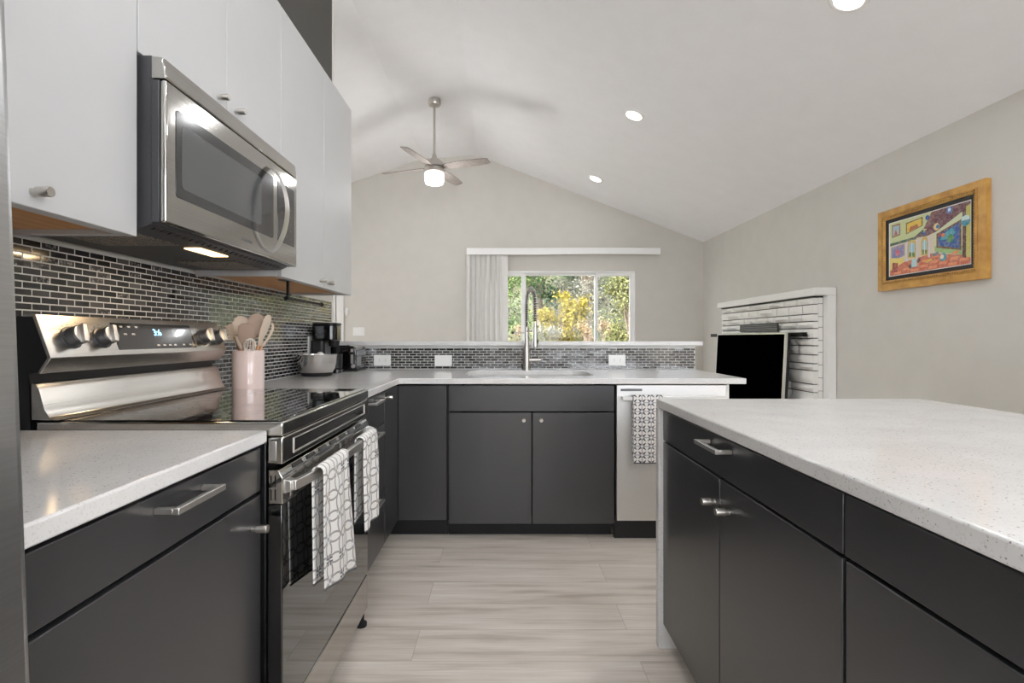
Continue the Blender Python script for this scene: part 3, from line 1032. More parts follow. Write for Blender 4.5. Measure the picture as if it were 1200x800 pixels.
text_part('lettering', 'SAMSUNG', 0.0135, 'grey_plastic', dr, (MX+0.0003, 1.565, 1.383), (0, 1, 0), (0, 0, 1))
# underside: filters, lamp, vent comb
m = MB(); m.box(-1.10, -0.90, ma+0.05, ma+0.22, 1.3395, 1.3422); m.build('grease_filter', 'filter', t)
m = MB(); m.box(-1.10, -0.90, mb_-0.24, mb_-0.05, 1.3395, 1.3422); m.build('grease_filter', 'filter', t)
m = MB(); m.box(-0.915, -0.868, 1.455, 1.60, 1.3390, 1.3422); m.build('lamp_lens', 'warm', t)
m = MB()
for k in range(24):
    y0 = ma+0.03+k*0.029
    m.prism([(-0.846, 1.3442), (-0.840, 1.3442), (-0.832, 1.3500), (-0.838, 1.3500)], 'y', y0, y0+0.016)
m.build('vent_comb', 'black', t)
lt = bpy.data.lights.new('hood_lamp', 'AREA'); lt.shape = 'RECTANGLE'; lt.size = 0.04; lt.size_y = 0.13; lt.energy = 0.6; lt.color = (1, 0.72, 0.42)
lo = bpy.data.objects.new('hood_lamp', lt); C.objects.link(lo); lo.parent = t; lo.location = Vector((-0.891, 1.528, 1.337)) - ORG[t]

# ------------------------------------------------------------------ dishwasher
t = thing('dishwasher', 'stainless steel dishwasher at the right end of the peninsula', 'dishwasher', (0.9, 3.0, 0))
bx('tub', 0.606, 1.192, PF+0.03, PW-0.03, 0.11, ZC-0.033, 'mw_case', t, 0.002)
dr = bx('door', 0.606, 1.194, PF-0.003, PF+0.027, 0.105, 0.832, 'steel_z', t, 0.003)
m = MB(); m.box(0.628, 1.175, PF-0.046, PF-0.030, 0.752, 0.774)
for a in (0.628, 1.155): m.box(a, a+0.02, PF-0.031, PF-0.003, 0.754, 0.772)
m.build('handle', 'chrome', dr, 0.002)
m = MB(); m.box(0.627, 0.742, PF-0.0045, PF-0.002, 0.799, 0.812); pn = m.build('badge', 'grey_plastic', dr, 0.0008)
bx('toe_kick', 0.600, 1.194, PF+0.03, PF+0.05, 0.0, 0.104, 'carcass', t, 0)
bx('end_panel', 1.1955, 1.210, PF+0.002, PW-0.01, 0.0, ZC-0.031, 'trim', t, 0.001)

# ------------------------------------------------------------------ sink and faucet
m = MB()
loops = []
for d_, z, r in ((0.0, ZC-0.031, 0.11), (0.001, ZC-0.10, 0.11), (0.006, 0.70, 0.11), (0.03, 0.672, 0.10), (0.10, 0.666, 0.06)):
    loops.append([(x, y, z) for x, y in rrect(SX0+d_, SX1-d_, SY0+d_, SY1-d_, r)])
m.rings(loops, 0, False, True)
lo2 = [[(x, y, z) for x, y in rrect(SX0-e, SX1+e, SY0-e, SY1+e, 0.11+e)] for e, z in ((0.0, ZC-0.0312), (0.02, ZC-0.0312), (0.02, ZC-0.035))]
m.rings(lo2, 0, False, False, smooth=False)
o = m.build('sink', 'sink')
tag(o, 'undermount sink basin with rounded corners cut into the peninsula counter', 'sink')
so = o.modifiers.new('wall', 'SOLIDIFY'); so.thickness = 0.002; so.offset = 0

FX, FY = 0.155, 3.41
t = thing('faucet', 'brushed steel pull-down kitchen faucet with spring neck behind the sink', 'faucet', (FX, FY, ZC))
m = MB(); m.lathe([(0.027, 0.0), (0.027, 0.006), (0.0235, 0.008), (0.0225, 0.10), (0.0165, 0.22), (0.0155, 0.285), (0.013, 0.288)], (FX, FY, ZC), 28)
m.build('body', 'nickel', t)
pth = []
sp = Vector((0.046, -0.18, 0))          # arch reaches towards the sink and a little right
for k in range(6): pth.append(Vector((FX, FY, 1.15+0.02*k)))
zt = 1.30
for k in range(1, 20):
    a = PI*k/20
    pth.append(Vector((FX, FY, zt)) + sp*(0.5-0.5*math.cos(a)) + Vector((0, 0, 0.105*math.sin(a))))
for k in range(6): pth.append(Vector((FX, FY, 0)) + sp + Vector((0, 0, zt-0.022*k)))
m = MB(); m.tube(pth, 0.0075, 10); hs = m.build('hose', 'black', t)
# the coil round the hose
coil = []
lens = [0]
for a, b in zip(pth, pth[1:]): lens.append(lens[-1]+(b-a).length)
tot = lens[-1]
turns = 38
prev = Vector((1, 0, 0))
for k in range(turns*10+1):
    s = tot*k/(turns*10)
    i = max(j for j in range(len(lens)) if lens[j] <= s+1e-9)
    i = min(i, len(pth)-2)
    f = (s-lens[i])/(lens[i+1]-lens[i])
    p = pth[i].lerp(pth[i+1], f)
    tn = (pth[i+1]-pth[i]).normalized()
    a_ = (prev - tn*prev.dot(tn)).normalized(); prev = a_
    b_ = tn.cross(a_)
    th = 2*PI*k/10
    coil.append(p + (a_*math.cos(th)+b_*math.sin(th))*0.0128)
m = MB(); m.tube(coil, 0.0030, 6); m.build('spring', 'nickel', t)
hp = Vector((FX, FY, 0)) + sp
m = MB(); m.lathe([(0.011, 0.0), (0.013, -0.02), (0.0165, -0.10), (0.0175, -0.155), (0.015, -0.158)], hp + Vector((0, 0, 1.182)), 24)
sh = m.build('spray_head', 'nickel', t)
m = MB(); m.ball(hp + Vector((0.016, -0.006, 1.06)), (0.005, 0.008, 0.018), 12, 8); m.build('spray_button', 'black', sh)
m = MB(); m.tube([(FX, FY, 1.118), (FX-0.09, FY-0.02, 1.118)], 0.004, 10); m.tube([(FX, FY, 1.128), hp + Vector((0, 0, 1.128))], 0.005, 10)
ar = m.build('docking_arm', 'nickel', t)
m = MB(); m.ball((FX-0.092, FY-0.02, 1.118), 0.009, 12, 8); m.build('arm_tip', 'black', ar)
m = MB(); m.cyl((FX+0.015, FY, 0.935), (FX+0.085, FY, 0.935), 0.0135, 0.0135, 20); m.cyl((FX+0.086, FY, 0.935), (FX+0.098, FY, 0.935), 0.0115, 0.0125, 20)
m.build('lever', 'nickel', t)

# ------------------------------------------------------------------ outlets and switches
def plate(name, label, cat, c, ud, nd, w, h, kind):
    """wall plate centred at c, w along ud"""
    c = Vector(c); U = Vector(ud); N = Vector(nd); Z = Vector((0, 0, 1))
    t = thing(name, label, cat, c, 'white electrical plates')
    def brick(m, u, z, hw, hz, n0, n1):
        m.rings([[c + U*(u+i*hw) + Z*(z+j*hz) + N*n for i, j in ((-1, -1), (1, -1), (1, 1), (-1, 1))] for n in (n0, n1)], smooth=False)
    m = MB(); brick(m, 0, 0, w/2, h/2, 0.0, 0.005); m.build('cover_plate', 'white_plastic', t, 0.0015)
    if kind == 'outlet':
        hor = w > h
        for s in (-1, 1):
            u, z = (s*0.021, 0) if hor else (0, s*0.021)
            m = MB(); brick(m, u, z, 0.015, 0.0145, 0.0051, 0.0065); r = m.build('receptacle', 'white_plastic', t, 0.003)
            m = MB()
            for k in (-1, 1):
                du, dz = (0.002, k*0.006) if hor else (k*0.006, 0.002)
                hw, hz = (0.0035, 0.0011) if hor else (0.0011, 0.0035)
                brick(m, u+du, z+dz, hw, hz, 0.0066, 0.0069)
            m.build('slot', 'black', r)
    else:
        n = kind
        for k in range(n):
            u = (k-(n-1)/2)*0.046
            m = MB()
            if w > h and n == 1: brick(m, 0, 0, 0.033, 0.0165, 0.0051, 0.008)
            else: brick(m, u, 0, 0.0165, 0.033, 0.0051, 0.008)
            m.build('rocker', 'white_plastic', t, 0.002)
    return t
TY = PW+0.0020-0.0006
for px, lab in ((448, 'white outlet under the bar ledge at its left end, nearest the toaster'), (723, 'white outlet under the bar ledge right of the faucet, above the dishwasher')):
    plate('wall_outlet', lab, 'outlet', ((px-590)*PW/595, TY, 0.930), (1, 0, 0), (0, -1, 0), 0.116, 0.074, 'outlet')
plate('light_switch', 'white rocker switch lying sideways under the bar ledge, left of the faucet', 'switch', ((519.5-590)*PW/595, TY, 0.928), (1, 0, 0), (0, -1, 0), 0.118, 0.074, 1)
plate('wall_outlet', 'white outlet plate seen edge-on on the left tile wall beside the coffee maker', 'outlet', (XL+0.008, 3.10, 1.035), (0, 1, 0), (1, 0, 0), 0.074, 0.116, 'outlet')
plate('light_switch', 'white triple switch plate on the far beige wall above the toaster', 'switch', ((420.3-590)*YF/595, YF, H+(395.5-388.3)*YF/595), (1, 0, 0), (0, -1, 0), 0.163, 0.118, 3)
cx, cz = (406.7-590)*YF/595, H+(395.5-365.5)*YF/595
t = thing('wall_control', 'small white oval control in a cradle on the far beige wall beside the door casing', 'control', (cx, YF, cz))
m = MB(); m.lathe([(0.026, 0.0), (0.026, 0.010), (0.022, 0.014)], (cx, YF, cz), 24, ax=(0, -1, 0), sy=2.3); m.build('cradle', 'white_plastic', t)
m = MB(); m.lathe([(0.017, 0.0142), (0.017, 0.022), (0.012, 0.026)], (cx, YF, cz-0.004), 20, ax=(0, -1, 0), sy=2.4); m.build('remote', 'slat', t)

# ------------------------------------------------------------------ things on the counter
# crock with utensils
UX, UY = -1.035, 2.06
m = MB(); m.lathe([(0.052, 0.0), (0.058, 0.004), (0.060, 0.02), (0.060, 0.162), (0.0585, 0.165), (0.0555, 0.165), (0.0545, 0.16), (0.0545, 0.012), (0.02, 0.010)], (UX, UY, ZC), 40)
o = m.build('utensil_crock', 'pink'); tag(o, 'pale pink ceramic utensil crock on the counter just behind the range', 'crock')

def tool(name, label, foot, top, heads, handle='beech', hr=0.0055):
    """a handle from the crock floor to `top`, then a head built by a function"""
    t = thing(name, label, 'utensil', (UX+foot[0], UY+foot[1], ZC+0.012), 'utensils in the pink crock')
    a = Vector((UX+foot[0], UY+foot[1], ZC+0.0125)); b = Vector((UX+top[0], UY+top[1], ZC+top[2]))
    m = MB(); m.tube([a, a.lerp(b, 0.5), a.lerp(b, 0.93), b], [hr, hr*1.1, hr, hr*0.75], 10); m.build('handle', handle, t)
    heads(t, b, (b-a).normalized())
    return t
def paddle(mat, prof_, thick=0.0035, face_dir=(0.55, -0.83, 0), bow=0.0, slots=False, nm='head'):
    """flat head from a half-width profile [(along, halfwidth)]"""
    prof = [(a*1.2, w_*1.22) for a, w_ in prof_]
    def f(t, b, d):
        n = Vector(face_dir); n = (n - d*n.dot(d)).normalized(); s = d.cross(n)
        m = MB()
        rg = []
        for al, hw in prof:
            c = b + d*(al-0.006) + n*(bow*math.sin(PI*min(1, max(0, al)/prof[-1][0])))
            rg.append([c + s*(hw*math.cos(q)) + n*(thick*math.sin(q) - bow*1.2*(math.cos(q)**2)*(1 if hw > 0.012 else 0)*-1) for q in [2*PI*k/14 for k in range(14)]])
        m.rings(rg)
        hd = m.build(nm, mat, t, ang=60)
        if slots:
            m = MB()
            for k in (-1, 0, 1):
                c = b + d*(prof[-1][0]*0.58) + s*(k*0.009) + n*(thick+0.0006)
                m.rings([[c + s*(0.0022*math.cos(q)) + d*(0.016*math.sin(q)) + n*e for q in [2*PI*j/10 for j in range(10)]] for e in (-0.002, 0.0008)])
            m.build('slot', 'taupe', hd)
    return f
spoon = [(0, 0.004), (0.012, 0.008), (0.03, 0.021), (0.05, 0.027), (0.07, 0.026), (0.085, 0.018), (0.092, 0.006)]
turner = [(0, 0.004), (0.012, 0.009), (0.03, 0.022), (0.055, 0.027), (0.085, 0.028), (0.097, 0.026), (0.099, 0.02)]
spat = [(0, 0.005), (0.015, 0.012), (0.035, 0.022), (0.06, 0.024), (0.08, 0.022), (0.088, 0.014)]
tool('slotted_spoon', 'cream slotted serving spoon standing tallest at the back left of the crock', (0.015, -0.015), (-0.012, -0.015, 0.200), paddle('silicone', spoon, bow=0.004, slots=True))
tool('spatula', 'taupe spatula with a rounded blade at the front of the crock', (-0.02, 0.02), (0.008, -0.036, 0.178), paddle('taupe', spat), 'silicone')
tool('spoon', 'large taupe cooking spoon leaning between the slotted spoon and the turner', (-0.02, 0.03), (0.014, 0.016, 0.212), paddle('taupe', spoon, bow=0.005))
tool('turner', 'long cream turner leaning to the right of the crock', (-0.02, 0.0), (0.036, 0.015, 0.190), paddle('silicone', [(0, .004), (.02, .010), (.05, .017), (.09, .018), (.105, .012), (.11, .004)], face_dir=(0.95, -0.3, 0)))
def comb(t, b, d):
    n = Vector((0.5, -0.86, 0)); n = (n-d*n.dot(d)).normalized(); s = d.cross(n)
    m = MB()
    m.rings([[b + d*al + s*(hw*math.cos(q)) + n*(0.004*math.sin(q)) for q in [2*PI*k/12 for k in range(12)]] for al, hw in ((-0.004, 0.004), (0.012, 0.010), (0.03, 0.02), (0.06, 0.022), (0.075, 0.018), (0.08, 0.006))])
    sgn = -1 if (s.x < 0) else 1
    for k in range(5):
        c = b + d*(0.018+0.014*k) - s*(sgn*0.014)
        m.tube([c, c - s*(sgn*0.016) + d*0.004 + n*0.002], [0.0045, 0.0025], 8)
    m.build('toothed_head', 'silicone', t)
tool('pasta_server', 'cream pasta server with teeth at the left of the crock', (0.02, 0.0), (-0.040, -0.012, 0.195), comb)
def whisk(t, b, d):
    a1 = Vector((1, 0, 0)); a1 = (a1-d*a1.dot(d)).normalized(); a2 = d.cross(a1)
    m = MB()
    for k in range(6):
        th = PI*k/6
        r = a1*math.cos(th)+a2*math.sin(th)
        m.tube([b + d*(0.062*(0.5-0.5*math.cos(2*PI*q/24)))*1.0 + r*(0.022*math.sin(2*PI*q/24)) for q in range(25)], 0.0011, 6)
    m.build('wires', 'white_plastic', t)
tool('whisk', 'small white wire whisk at the front right of the crock', (-0.01, 0.02), (0.022, -0.034, 0.155), whisk, 'beech', 0.005)
def tongs(t, b, d):
    m = MB()
    n = Vector((1, -0.2, 0)); n = (n-d*n.dot(d)).normalized(); s = d.cross(n)
    for sg in (-1, 1):
        p = [b + n*(sg*0.003), b + d*0.04 + n*(sg*0.016), b + d*0.08 + n*(sg*0.020), b + d*0.105 + n*(sg*0.008)]
        m.rings([[q + s*(0.008*math.cos(a)) + n*(0.003*math.sin(a)) for a in [2*PI*k/10 for k in range(10)]] for q in p])
    m.build('jaws', 'silicone', t)
tool('tongs', 'cream looped tongs at the far right back of the crock', (0.0, -0.02), (0.038, 0.036, 0.180), tongs)
def brush(t, b, d):
    m = MB(); m.tube([b - d*0.004, b + d*0.016, b+d*0.024], [0.005, 0.010, 0.012], 12); m.tube([b+d*0.0242, b+d*0.055], [0.012, 0.014], 12)
    m.build('bristle_head', 'silicone', t)
tool('basting_brush', 'short cream basting brush low in the middle of the crock', (0.0, 0.03), (-0.014, -0.030, 0.172), brush)

# mixing bowl with eggs
BX, BY = -1.055, 2.87
t = thing('mixing_bowl', 'stainless mixing bowl with a dark base, in front of the coffee maker', 'bowl', (BX, BY, ZC))
m = MB(); m.lathe([(0.07, 0.012), (0.084, 0.018), (0.099, 0.045), (0.107, 0.08), (0.1095, 0.117), (0.1115, 0.1205), (0.1115, 0.122), (0.108, 0.1215), (0.1055, 0.08), (0.097, 0.046), (0.08, 0.022), (0.02, 0.018)], (BX, BY, ZC), 48)
m.build('shell', 'bowl_steel', t)
m = MB(); m.lathe([(0.074, 0.0), (0.080, 0.002), (0.086, 0.016), (0.083, 0.0175), (0.071, 0.0115)], (BX, BY, ZC), 40); m.build('base', 'rubber', t)
for i, (ex, ey, ez, lab) in enumerate(((0.028, -0.02, 0.112, 'white egg rising highest on the right in the mixing bowl'), (-0.055, -0.015, 0.104, 'white egg at the left rim of the mixing bowl'), (-0.018, 0.045, 0.098, 'white egg at the back of the mixing bowl'), (-0.015, -0.035, 0.058, 'white egg low in the middle of the mixing bowl'), (0.04, 0.03, 0.068, 'white egg low on the right in the mixing bowl'), (-0.03, 0.02, 0.046, 'white egg at the bottom of the mixing bowl'))):
    m = MB(); m.ball((0, 0, 0), (0.022, 0.022, 0.028), 20, 14)
    m.xform(Matrix.Translation((BX+ex, BY+ey, ZC+ez)) @ Euler((0.9+i, 0.4*i, i)).to_matrix().to_4x4())
    tag(m.build('egg', 'egg'), lab, 'egg', 'white eggs in the mixing bowl')

# coffee maker
KX, KY = -1.085, 3.13
t = thing('coffee_maker', 'tall black single-cup coffee maker in the corner behind the mixing bowl', 'coffee maker', (KX, KY, ZC))
m = MB(); m.prism(rrect(-1.165, -0.985, KY-0.075, KY+0.075, 0.03), 'z', ZC, ZC+0.024); m.build('base', 'gloss_black', t, 0.004)
m = MB(); m.prism(rrect(-1.165, -1.085, KY-0.07, KY+0.07, 0.02), 'z', ZC+0.0242, ZC+0.200); m.build('column', 'black', t, 0.004)
m = MB(); m.prism(rrect(-1.167, -1.012, KY-0.075, KY+0.075, 0.045), 'z', ZC+0.2005, ZC+0.292); hd = m.build('brew_head', 'gloss_black', t, 0.006, 3)
m = MB(); m.prism(rrect(-1.164, -1.010, KY-0.077, KY+0.077, 0.046), 'z', ZC+0.2925, ZC+0.306); m.build('lid', 'black', t, 0.004)
m = MB(); m.lathe([(0.036, 0.1997), (0.030, 0.165), (0.012, 0.160)], (-1.045, KY, ZC), 24); m.build('spout', 'black', hd)
m = MB(); m.box(-1.0845, -1.080, KY-0.045, KY+0.045, ZC+0.10, ZC+0.185); m.build('water_window', 'grey_plastic', t, 0.002)
m = MB(); m.lathe([(0.034, 0.0243), (0.040, 0.03), (0.042, 0.115), (0.0395, 0.115), (0.037, 0.034), (0.01, 0.03)], (-1.035, KY-0.002, ZC), 28); m.build('cup', 'black', t)

# toaster
t = thing('toaster', 'glossy black toaster against the tiled half wall', 'toaster', (-1.02, 3.33, ZC))
m = MB(); m.prism(rrect(-1.112, -0.930, 3.215, 3.46, 0.03), 'z', ZC+0.0, ZC+0.012); m.build('base', 'black', t, 0.002)
m = MB(); m.prism([(y_, z_) for y_, z_ in [(-1.108, ZC+0.0122), (-0.934, ZC+0.0122), (-0.934, ZC+0.13), (-0.940, ZC+0.15), (-0.955, ZC+0.162), (-0.98, ZC+0.167), (-1.062, ZC+0.167), (-1.087, ZC+0.162), (-1.102, ZC+0.15), (-1.108, ZC+0.13)]], 'y', 3.22, 3.455, smooth=True); bd = m.build('shell', 'gloss_black', t, 0.008, 3)
m = MB(); m.box(-1.055, -1.035, 3.25, 3.43, ZC+0.1665, ZC+0.1675); m.box(-1.005, -0.985, 3.25, 3.43, ZC+0.1665, ZC+0.1675); m.build('slot', 'copper_dark', bd)
m = MB(); m.box(-0.968, -0.952, 3.214, 3.2195, ZC+0.05, ZC+0.145); m.build('lever_track', 'steel_x', bd, 0.001)
m = MB(); m.box(-0.975, -0.945, 3.195, 3.2138, ZC+0.11, ZC+0.126); m.build('lever', 'black', t, 0.003)
m = MB(); m.lathe([(0.013, 0.0), (0.012, 0.012), (0.010, 0.014)], (-0.952, 3.2195, ZC+0.035), 20, ax=(0, -1, 0)); m.build('dial', 'chrome', t)

# paper towel bar hanging under the wall cabinet
t = thing('paper_towel_bar', 'empty black metal paper towel bar hung under the right wall cabinet', 'holder', (-0.93, 2.4, 1.334))
m = MB(); m.box(-0.965, -0.900, 2.17, 2.23, 1.3303, 1.3333); m.build('mounting_plate', 'black_steel', t, 0.001)
m = MB(); m.box(-0.9385, -0.9295, 2.192, 2.208, 1.262, 1.3303); m.build('bracket_arm', 'black_steel', t, 0.0015)
m = MB(); m.cyl((-0.934, 2.185, 1.255), (-0.934, 2.60, 1.255), 0.0055, 0.0055, 14); m.cyl((-0.934, 2.60, 1.255), (-0.934, 2.612, 1.255), 0.011, 0.011, 16); m.cyl((-0.934, 2.180, 1.255), (-0.934, 2.215, 1.255), 0.010, 0.010, 16)
m.build('bar', 'black_steel', t)

# ------------------------------------------------------------------ towels
def towel(name, label, bar, width, front, back, mat, lat, out, flare=0.0, seed=1, skew=0.0, gap=0.012, slant=0.0):
    """cloth over a bar at `bar` (centre), width along lat, falling `front` on the out side and `back` behind"""
    rnd = random.Random(seed)
    B = Vector(bar); L = Vector(lat); O = Vector(out); Z = Vector((0, 0, 1))
    R = gap
    nu, prof = 22, []
    nb, nf, na = 16, 22, 8
    for k in range(nb+1): prof.append((-R, -back*(1-k/nb)))
    for k in range(1, na):
        a = PI*k/na
        prof.append((-R*math.cos(a), R*0.9*math.sin(a)))
    for k in range(nf+1): prof.append((R, -(front-0.006)*k/nf))
    prof.append((R, -front)); prof.insert(1, (-R, -back+0.006))
    m = MB()
    bm = m.bm
    uvl = bm.loops.layers.uv.new('UVMap')
    grid = []
    s = 0
    last = prof[0]
    ph = rnd.random()*6
    for (o_, z_) in prof:
        s += math.hypot(o_-last[0], z_-last[1]); last = (o_, z_)
        row = []
        dep = max(0, -z_)
        for i in range(nu+1):
            u = i/nu-0.5
            wv = width*(1+flare*dep/0.3)
            ripple = 0.0065*min(1, dep/0.12)*math.sin(u*9+ph+dep*3) * (1 if o_ > 0 else 0.35)
            p = B + L*(u*wv + skew*dep) + O*(o_ + (ripple if o_ > 0 else -abs(ripple)*0.3) + (0.012*dep if o_ > 0 else 0)) + Z*(z_ - 0.010*abs(u)*dep*2 - slant*u*dep)
            row.append((bm.verts.new(p), (i/nu*width, s)))
        grid.append(row)
    for j in range(len(grid)-1):
        for i in range(nu):
            q = (grid[j][i], grid[j][i+1], grid[j+1][i+1], grid[j+1][i])
            f = bm.faces.new([v for v, _ in q])
            f.smooth = True
            edge = i in (0, nu-1) and False or j in (0, len(grid)-2)
            f.material_index = 1 if edge and (j == 0 or j == len(grid)-2) else 0
            for lp, (_, uv) in zip(f.loops, q): lp[uvl].uv = uv
    o = m.build(name, [mat, 'hem'], ang=180)
    sd = o.modifiers.new('thickness', 'SOLIDIFY'); sd.thickness = 0.003; sd.offset = 1
    return tag(o, label, 'towel', 'kitchen towels')
towel('kitchen_towel', 'leaf-patterned white towel hung on the near half of the oven handle', (-0.4745, 1.40, 0.742), 0.205, 0.335, 0.32, 'towel_leaf', (0, 1, 0), (1, 0, 0), flare=0.18, seed=3, skew=0.10, gap=0.0135, slant=0.16)
towel('kitchen_towel', 'leaf-patterned white towel hung on the far half of the oven handle', (-0.4765, 1.765, 0.742), 0.17, 0.30, 0.27, 'towel_leaf', (0, 1, 0), (1, 0, 0), flare=0.05, seed=5, gap=0.0135)
towel('kitchen_towel', 'black and white star-patterned towel folded over the dishwasher handle', (0.765, PF-0.038, 0.770), 0.165, 0.345, 0.30, 'towel_star', (1, 0, 0), (0, -1, 0), flare=0.0, seed=8, gap=0.0125)

# ------------------------------------------------------------------ ceiling fan and lights
t = thing('ceiling_fan', 'four-blade brushed nickel ceiling fan with a lit drum light, hanging from the ridge', 'ceiling fan', (-0.743, 5.46, 3.64))
FC = Vector((-0.743, 5.46, 0)); FZ = zceil(-0.743)
m = MB(); m.lathe([(0.066, FZ+0.004), (0.068, FZ-0.045), (0.060, FZ-0.062), (0.03, FZ-0.072), (0.016, FZ-0.075)], FC, 32); m.build('canopy', 'nickel', t)
m = MB(); m.cyl((FC.x, FC.y, 3.03), (FC.x, FC.y, FZ-0.074), 0.013, n=16); m.build('downrod', 'nickel', t)
m = MB(); m.lathe([(0.02, 3.06), (0.028, 3.02), (0.045, 3.005), (0.085, 2.975), (0.102, 2.94), (0.105, 2.915), (0.09, 2.905)], FC, 36); m.build('motor_housing', 'nickel', t)
m = MB(); m.lathe([(0.104, 2.9045), (0.106, 2.90), (0.106, 2.858), (0.098, 2.852)], FC, 36); m.build('light_ring', 'nickel', t)
m = MB(); m.lathe([(0.102, 2.8518), (0.105, 2.83), (0.103, 2.77), (0.092, 2.74), (0.05, 2.728), (0.01, 2.726)], FC, 36); m.build('light_drum', 'globe', t)
for k in range(4):
    th = math.radians(-20+90*k)
    m = MB()
    pr = [(0.10, 0.028), (0.16, 0.052), (0.30, 0.062), (0.50, 0.060), (0.61, 0.050), (0.632, 0.040)]
    top = [(r, w_) for r, w_ in pr]
    outline = [(r, w_) for r, w_ in pr] + [(r, -w_) for r, w_ in reversed(pr)]
    m.prism(outline, 'z', -0.004, 0.004)
    m.xform(Matrix.Translation((FC.x, FC.y, 2.912)) @ Matrix.Rotation(th, 4, 'Z') @ Matrix.Rotation(math.radians(-13), 4, 'X'))
    b = m.build('blade', 'blade', t, 0.0015)
lt = bpy.data.lights.new('fan_lamp', 'POINT'); lt.energy = FAN; lt.shadow_soft_size = 0.10; lt.color = (0.98, 0.99, 1.0)
lo = bpy.data.objects.new('fan_lamp', lt); C.objects.link(lo); lo.parent = t; lo.location = Vector((FC.x, FC.y, 2.60)) - ORG[t]

def downlight(x, y, label, power=DOWN, group='recessed ceiling lights'):
    z = zceil(x)
    slope = -0.3845 if x > -0.363 else (0.058 if x > -1.137 else 0.33)
    n = Vector((slope, 0, -1)).normalized()      # into the room
    c = Vector((x, y, z))
    t = thing('recessed_light', label, 'light', c, group)
    m = MB(); m.lathe([(0.096, -0.002), (0.096, 0.003), (0.088, 0.008), (0.072, 0.006), (0.070, 0.003)], c, 40, ax=n); m.build('trim_ring', 'trim', t)
    m = MB(); m.lathe([(0.071, 0.002), (0.0705, 0.0055), (0.03, 0.0062)], c, 36, ax=n); m.build('lens', 'led', t)
    lt = bpy.data.lights.new('downlight_lamp', 'AREA'); lt.shape = 'DISK'; lt.size = 0.14; lt.energy = power; lt.color = (0.97, 0.985, 1.0)
    lo = bpy.data.objects.new('downlight_lamp', lt); C.objects.link(lo); lo.parent = t
    lo.location = n*0.012
    lo.rotation_euler = n.to_track_quat('-Z', 'Y').to_euler()
downlight(1.17, 4.55, 'lit round recessed light in the middle of the ceiling slope, right of the fan', DOWN*0.6)
downlight(1.16, 6.38, 'lit round recessed light on the sloped ceiling nearest the far wall', DOWN*0.3)
downlight(1.79, 2.63, 'lit round recessed light cut by the top edge of the picture')
downlight(1.20, 0.75, 'added recessed fill light in the ceiling over the island, above the frame')  # from here on: unseen fixtures added as fill light
downlight(-0.15, 0.40, 'added recessed fill light in the ridge over the kitchen aisle, above the frame', 7.0)
downlight(-0.55, -0.9, 'added recessed fill light in the ridge behind the camera')
downlight(1.30, -1.2, 'added recessed fill light in the ceiling slope behind the camera')
downlight(-2.6, 5.0, 'added recessed fill light on the left slope beyond the kitchen wall')

# ------------------------------------------------------------------ blinds
t = thing('vertical_blinds', 'white vertical blinds drawn to the left of the far window under a long valance', 'blinds', (-0.2, YF-0.06, 0.78))
m = MB(); rg = []
for k in range(21):
    s = k/20
    x = -0.515 + s*2.71
    dz = 0.010*math.sin(max(0, (s-0.35))/0.65*PI*0.9) if s > 0.35 else 0
    rg.append([(x, YF-0.105, 2.245+dz), (x, YF-0.098, 2.245+dz), (x, YF-0.098, 2.338+dz*0.5), (x, YF-0.105, 2.338+dz*0.5)])
m.rings(rg, smooth=False); m.build('valance', 'vinyl', t, 0.002)
m = MB(); m.box(-0.50, 2.17, YF-0.075, YF-0.04, 2.262, 2.30)
for xx in (-0.45, 0.85, 2.10): m.box(xx, xx+0.03, YF-0.097, YF, 2.3005, 2.312)
m.build('head_rail', 'vinyl', t, 0.002)
rnd = random.Random(4)
for k in range(15):
    x = -0.478 + k*0.0355
    th = math.radians((18, 44, 26, 52)[k % 4] if k not in (0, 14) else 8)
    m = MB()
    rings = []
    for z in (0.80, 2.262):
        ring = []
        for i in range(7):
            u = (i/6-0.5)*0.089
            bow = 0.006*(1-(2*u/0.089)**2)
            ring.append(Vector((u, bow, z)))
        ring += [Vector((p.x, p.y+0.0014, p.z)) for p in reversed(ring)]
        rings.append([Matrix.Translation((x, YF-0.0575, 0)) @ (Matrix.Rotation(th, 4, 'Z') @ p) for p in ring])
    m.rings(rings)
    m.build('slat', 'slat', t)

# ------------------------------------------------------------------ painting on the right wall
PY0, PY1, PZ0, PZ1 = 2.945, 3.79, 1.428, 2.012
t = thing('framed_painting', 'colourful interior scene in a wide gold frame on the right wall', 'painting', (XR, (PY0+PY1)/2, PZ0))
def frame_ring(o0, o1, x0, x1, xi):
    """moulding between inset o0 and o1; stands from the wall to x0 (outer) / x1 (inner)"""
    m = MB()
    def R(o, x): return [(x, PY0+o, PZ0+o), (x, PY1-o, PZ0+o), (x, PY1-o, PZ1-o), (x, PY0+o, PZ1-o)]
    m.rings([R(o0, XR-0.001), R(o0, x0), R((o0+o1)/2, xi), R(o1, x1), R(o1, XR-0.001)], 0, False, False, smooth=False)
    return m
frame_ring(0, 0.044, XR-0.036, XR-0.040, XR-0.041).build('outer_frame', 'gold', t, 0.002)
fr_ = frame_ring(0.0445, 0.072, XR-0.036, XR-0.034, XR-0.046).build('inner_moulding', 'gold', t, 0.001)
m = MB()
def bead_line(p0, p1):
    p0 = Vector(p0); p1 = Vector(p1); n = int((p1-p0).length/0.016)
    for k in range(n+1):
        m.ball(p0.lerp(p1, k/n), (0.004, 0.0065, 0.0065), 8, 6)
oo = 0.058
xs_ = XR-0.046
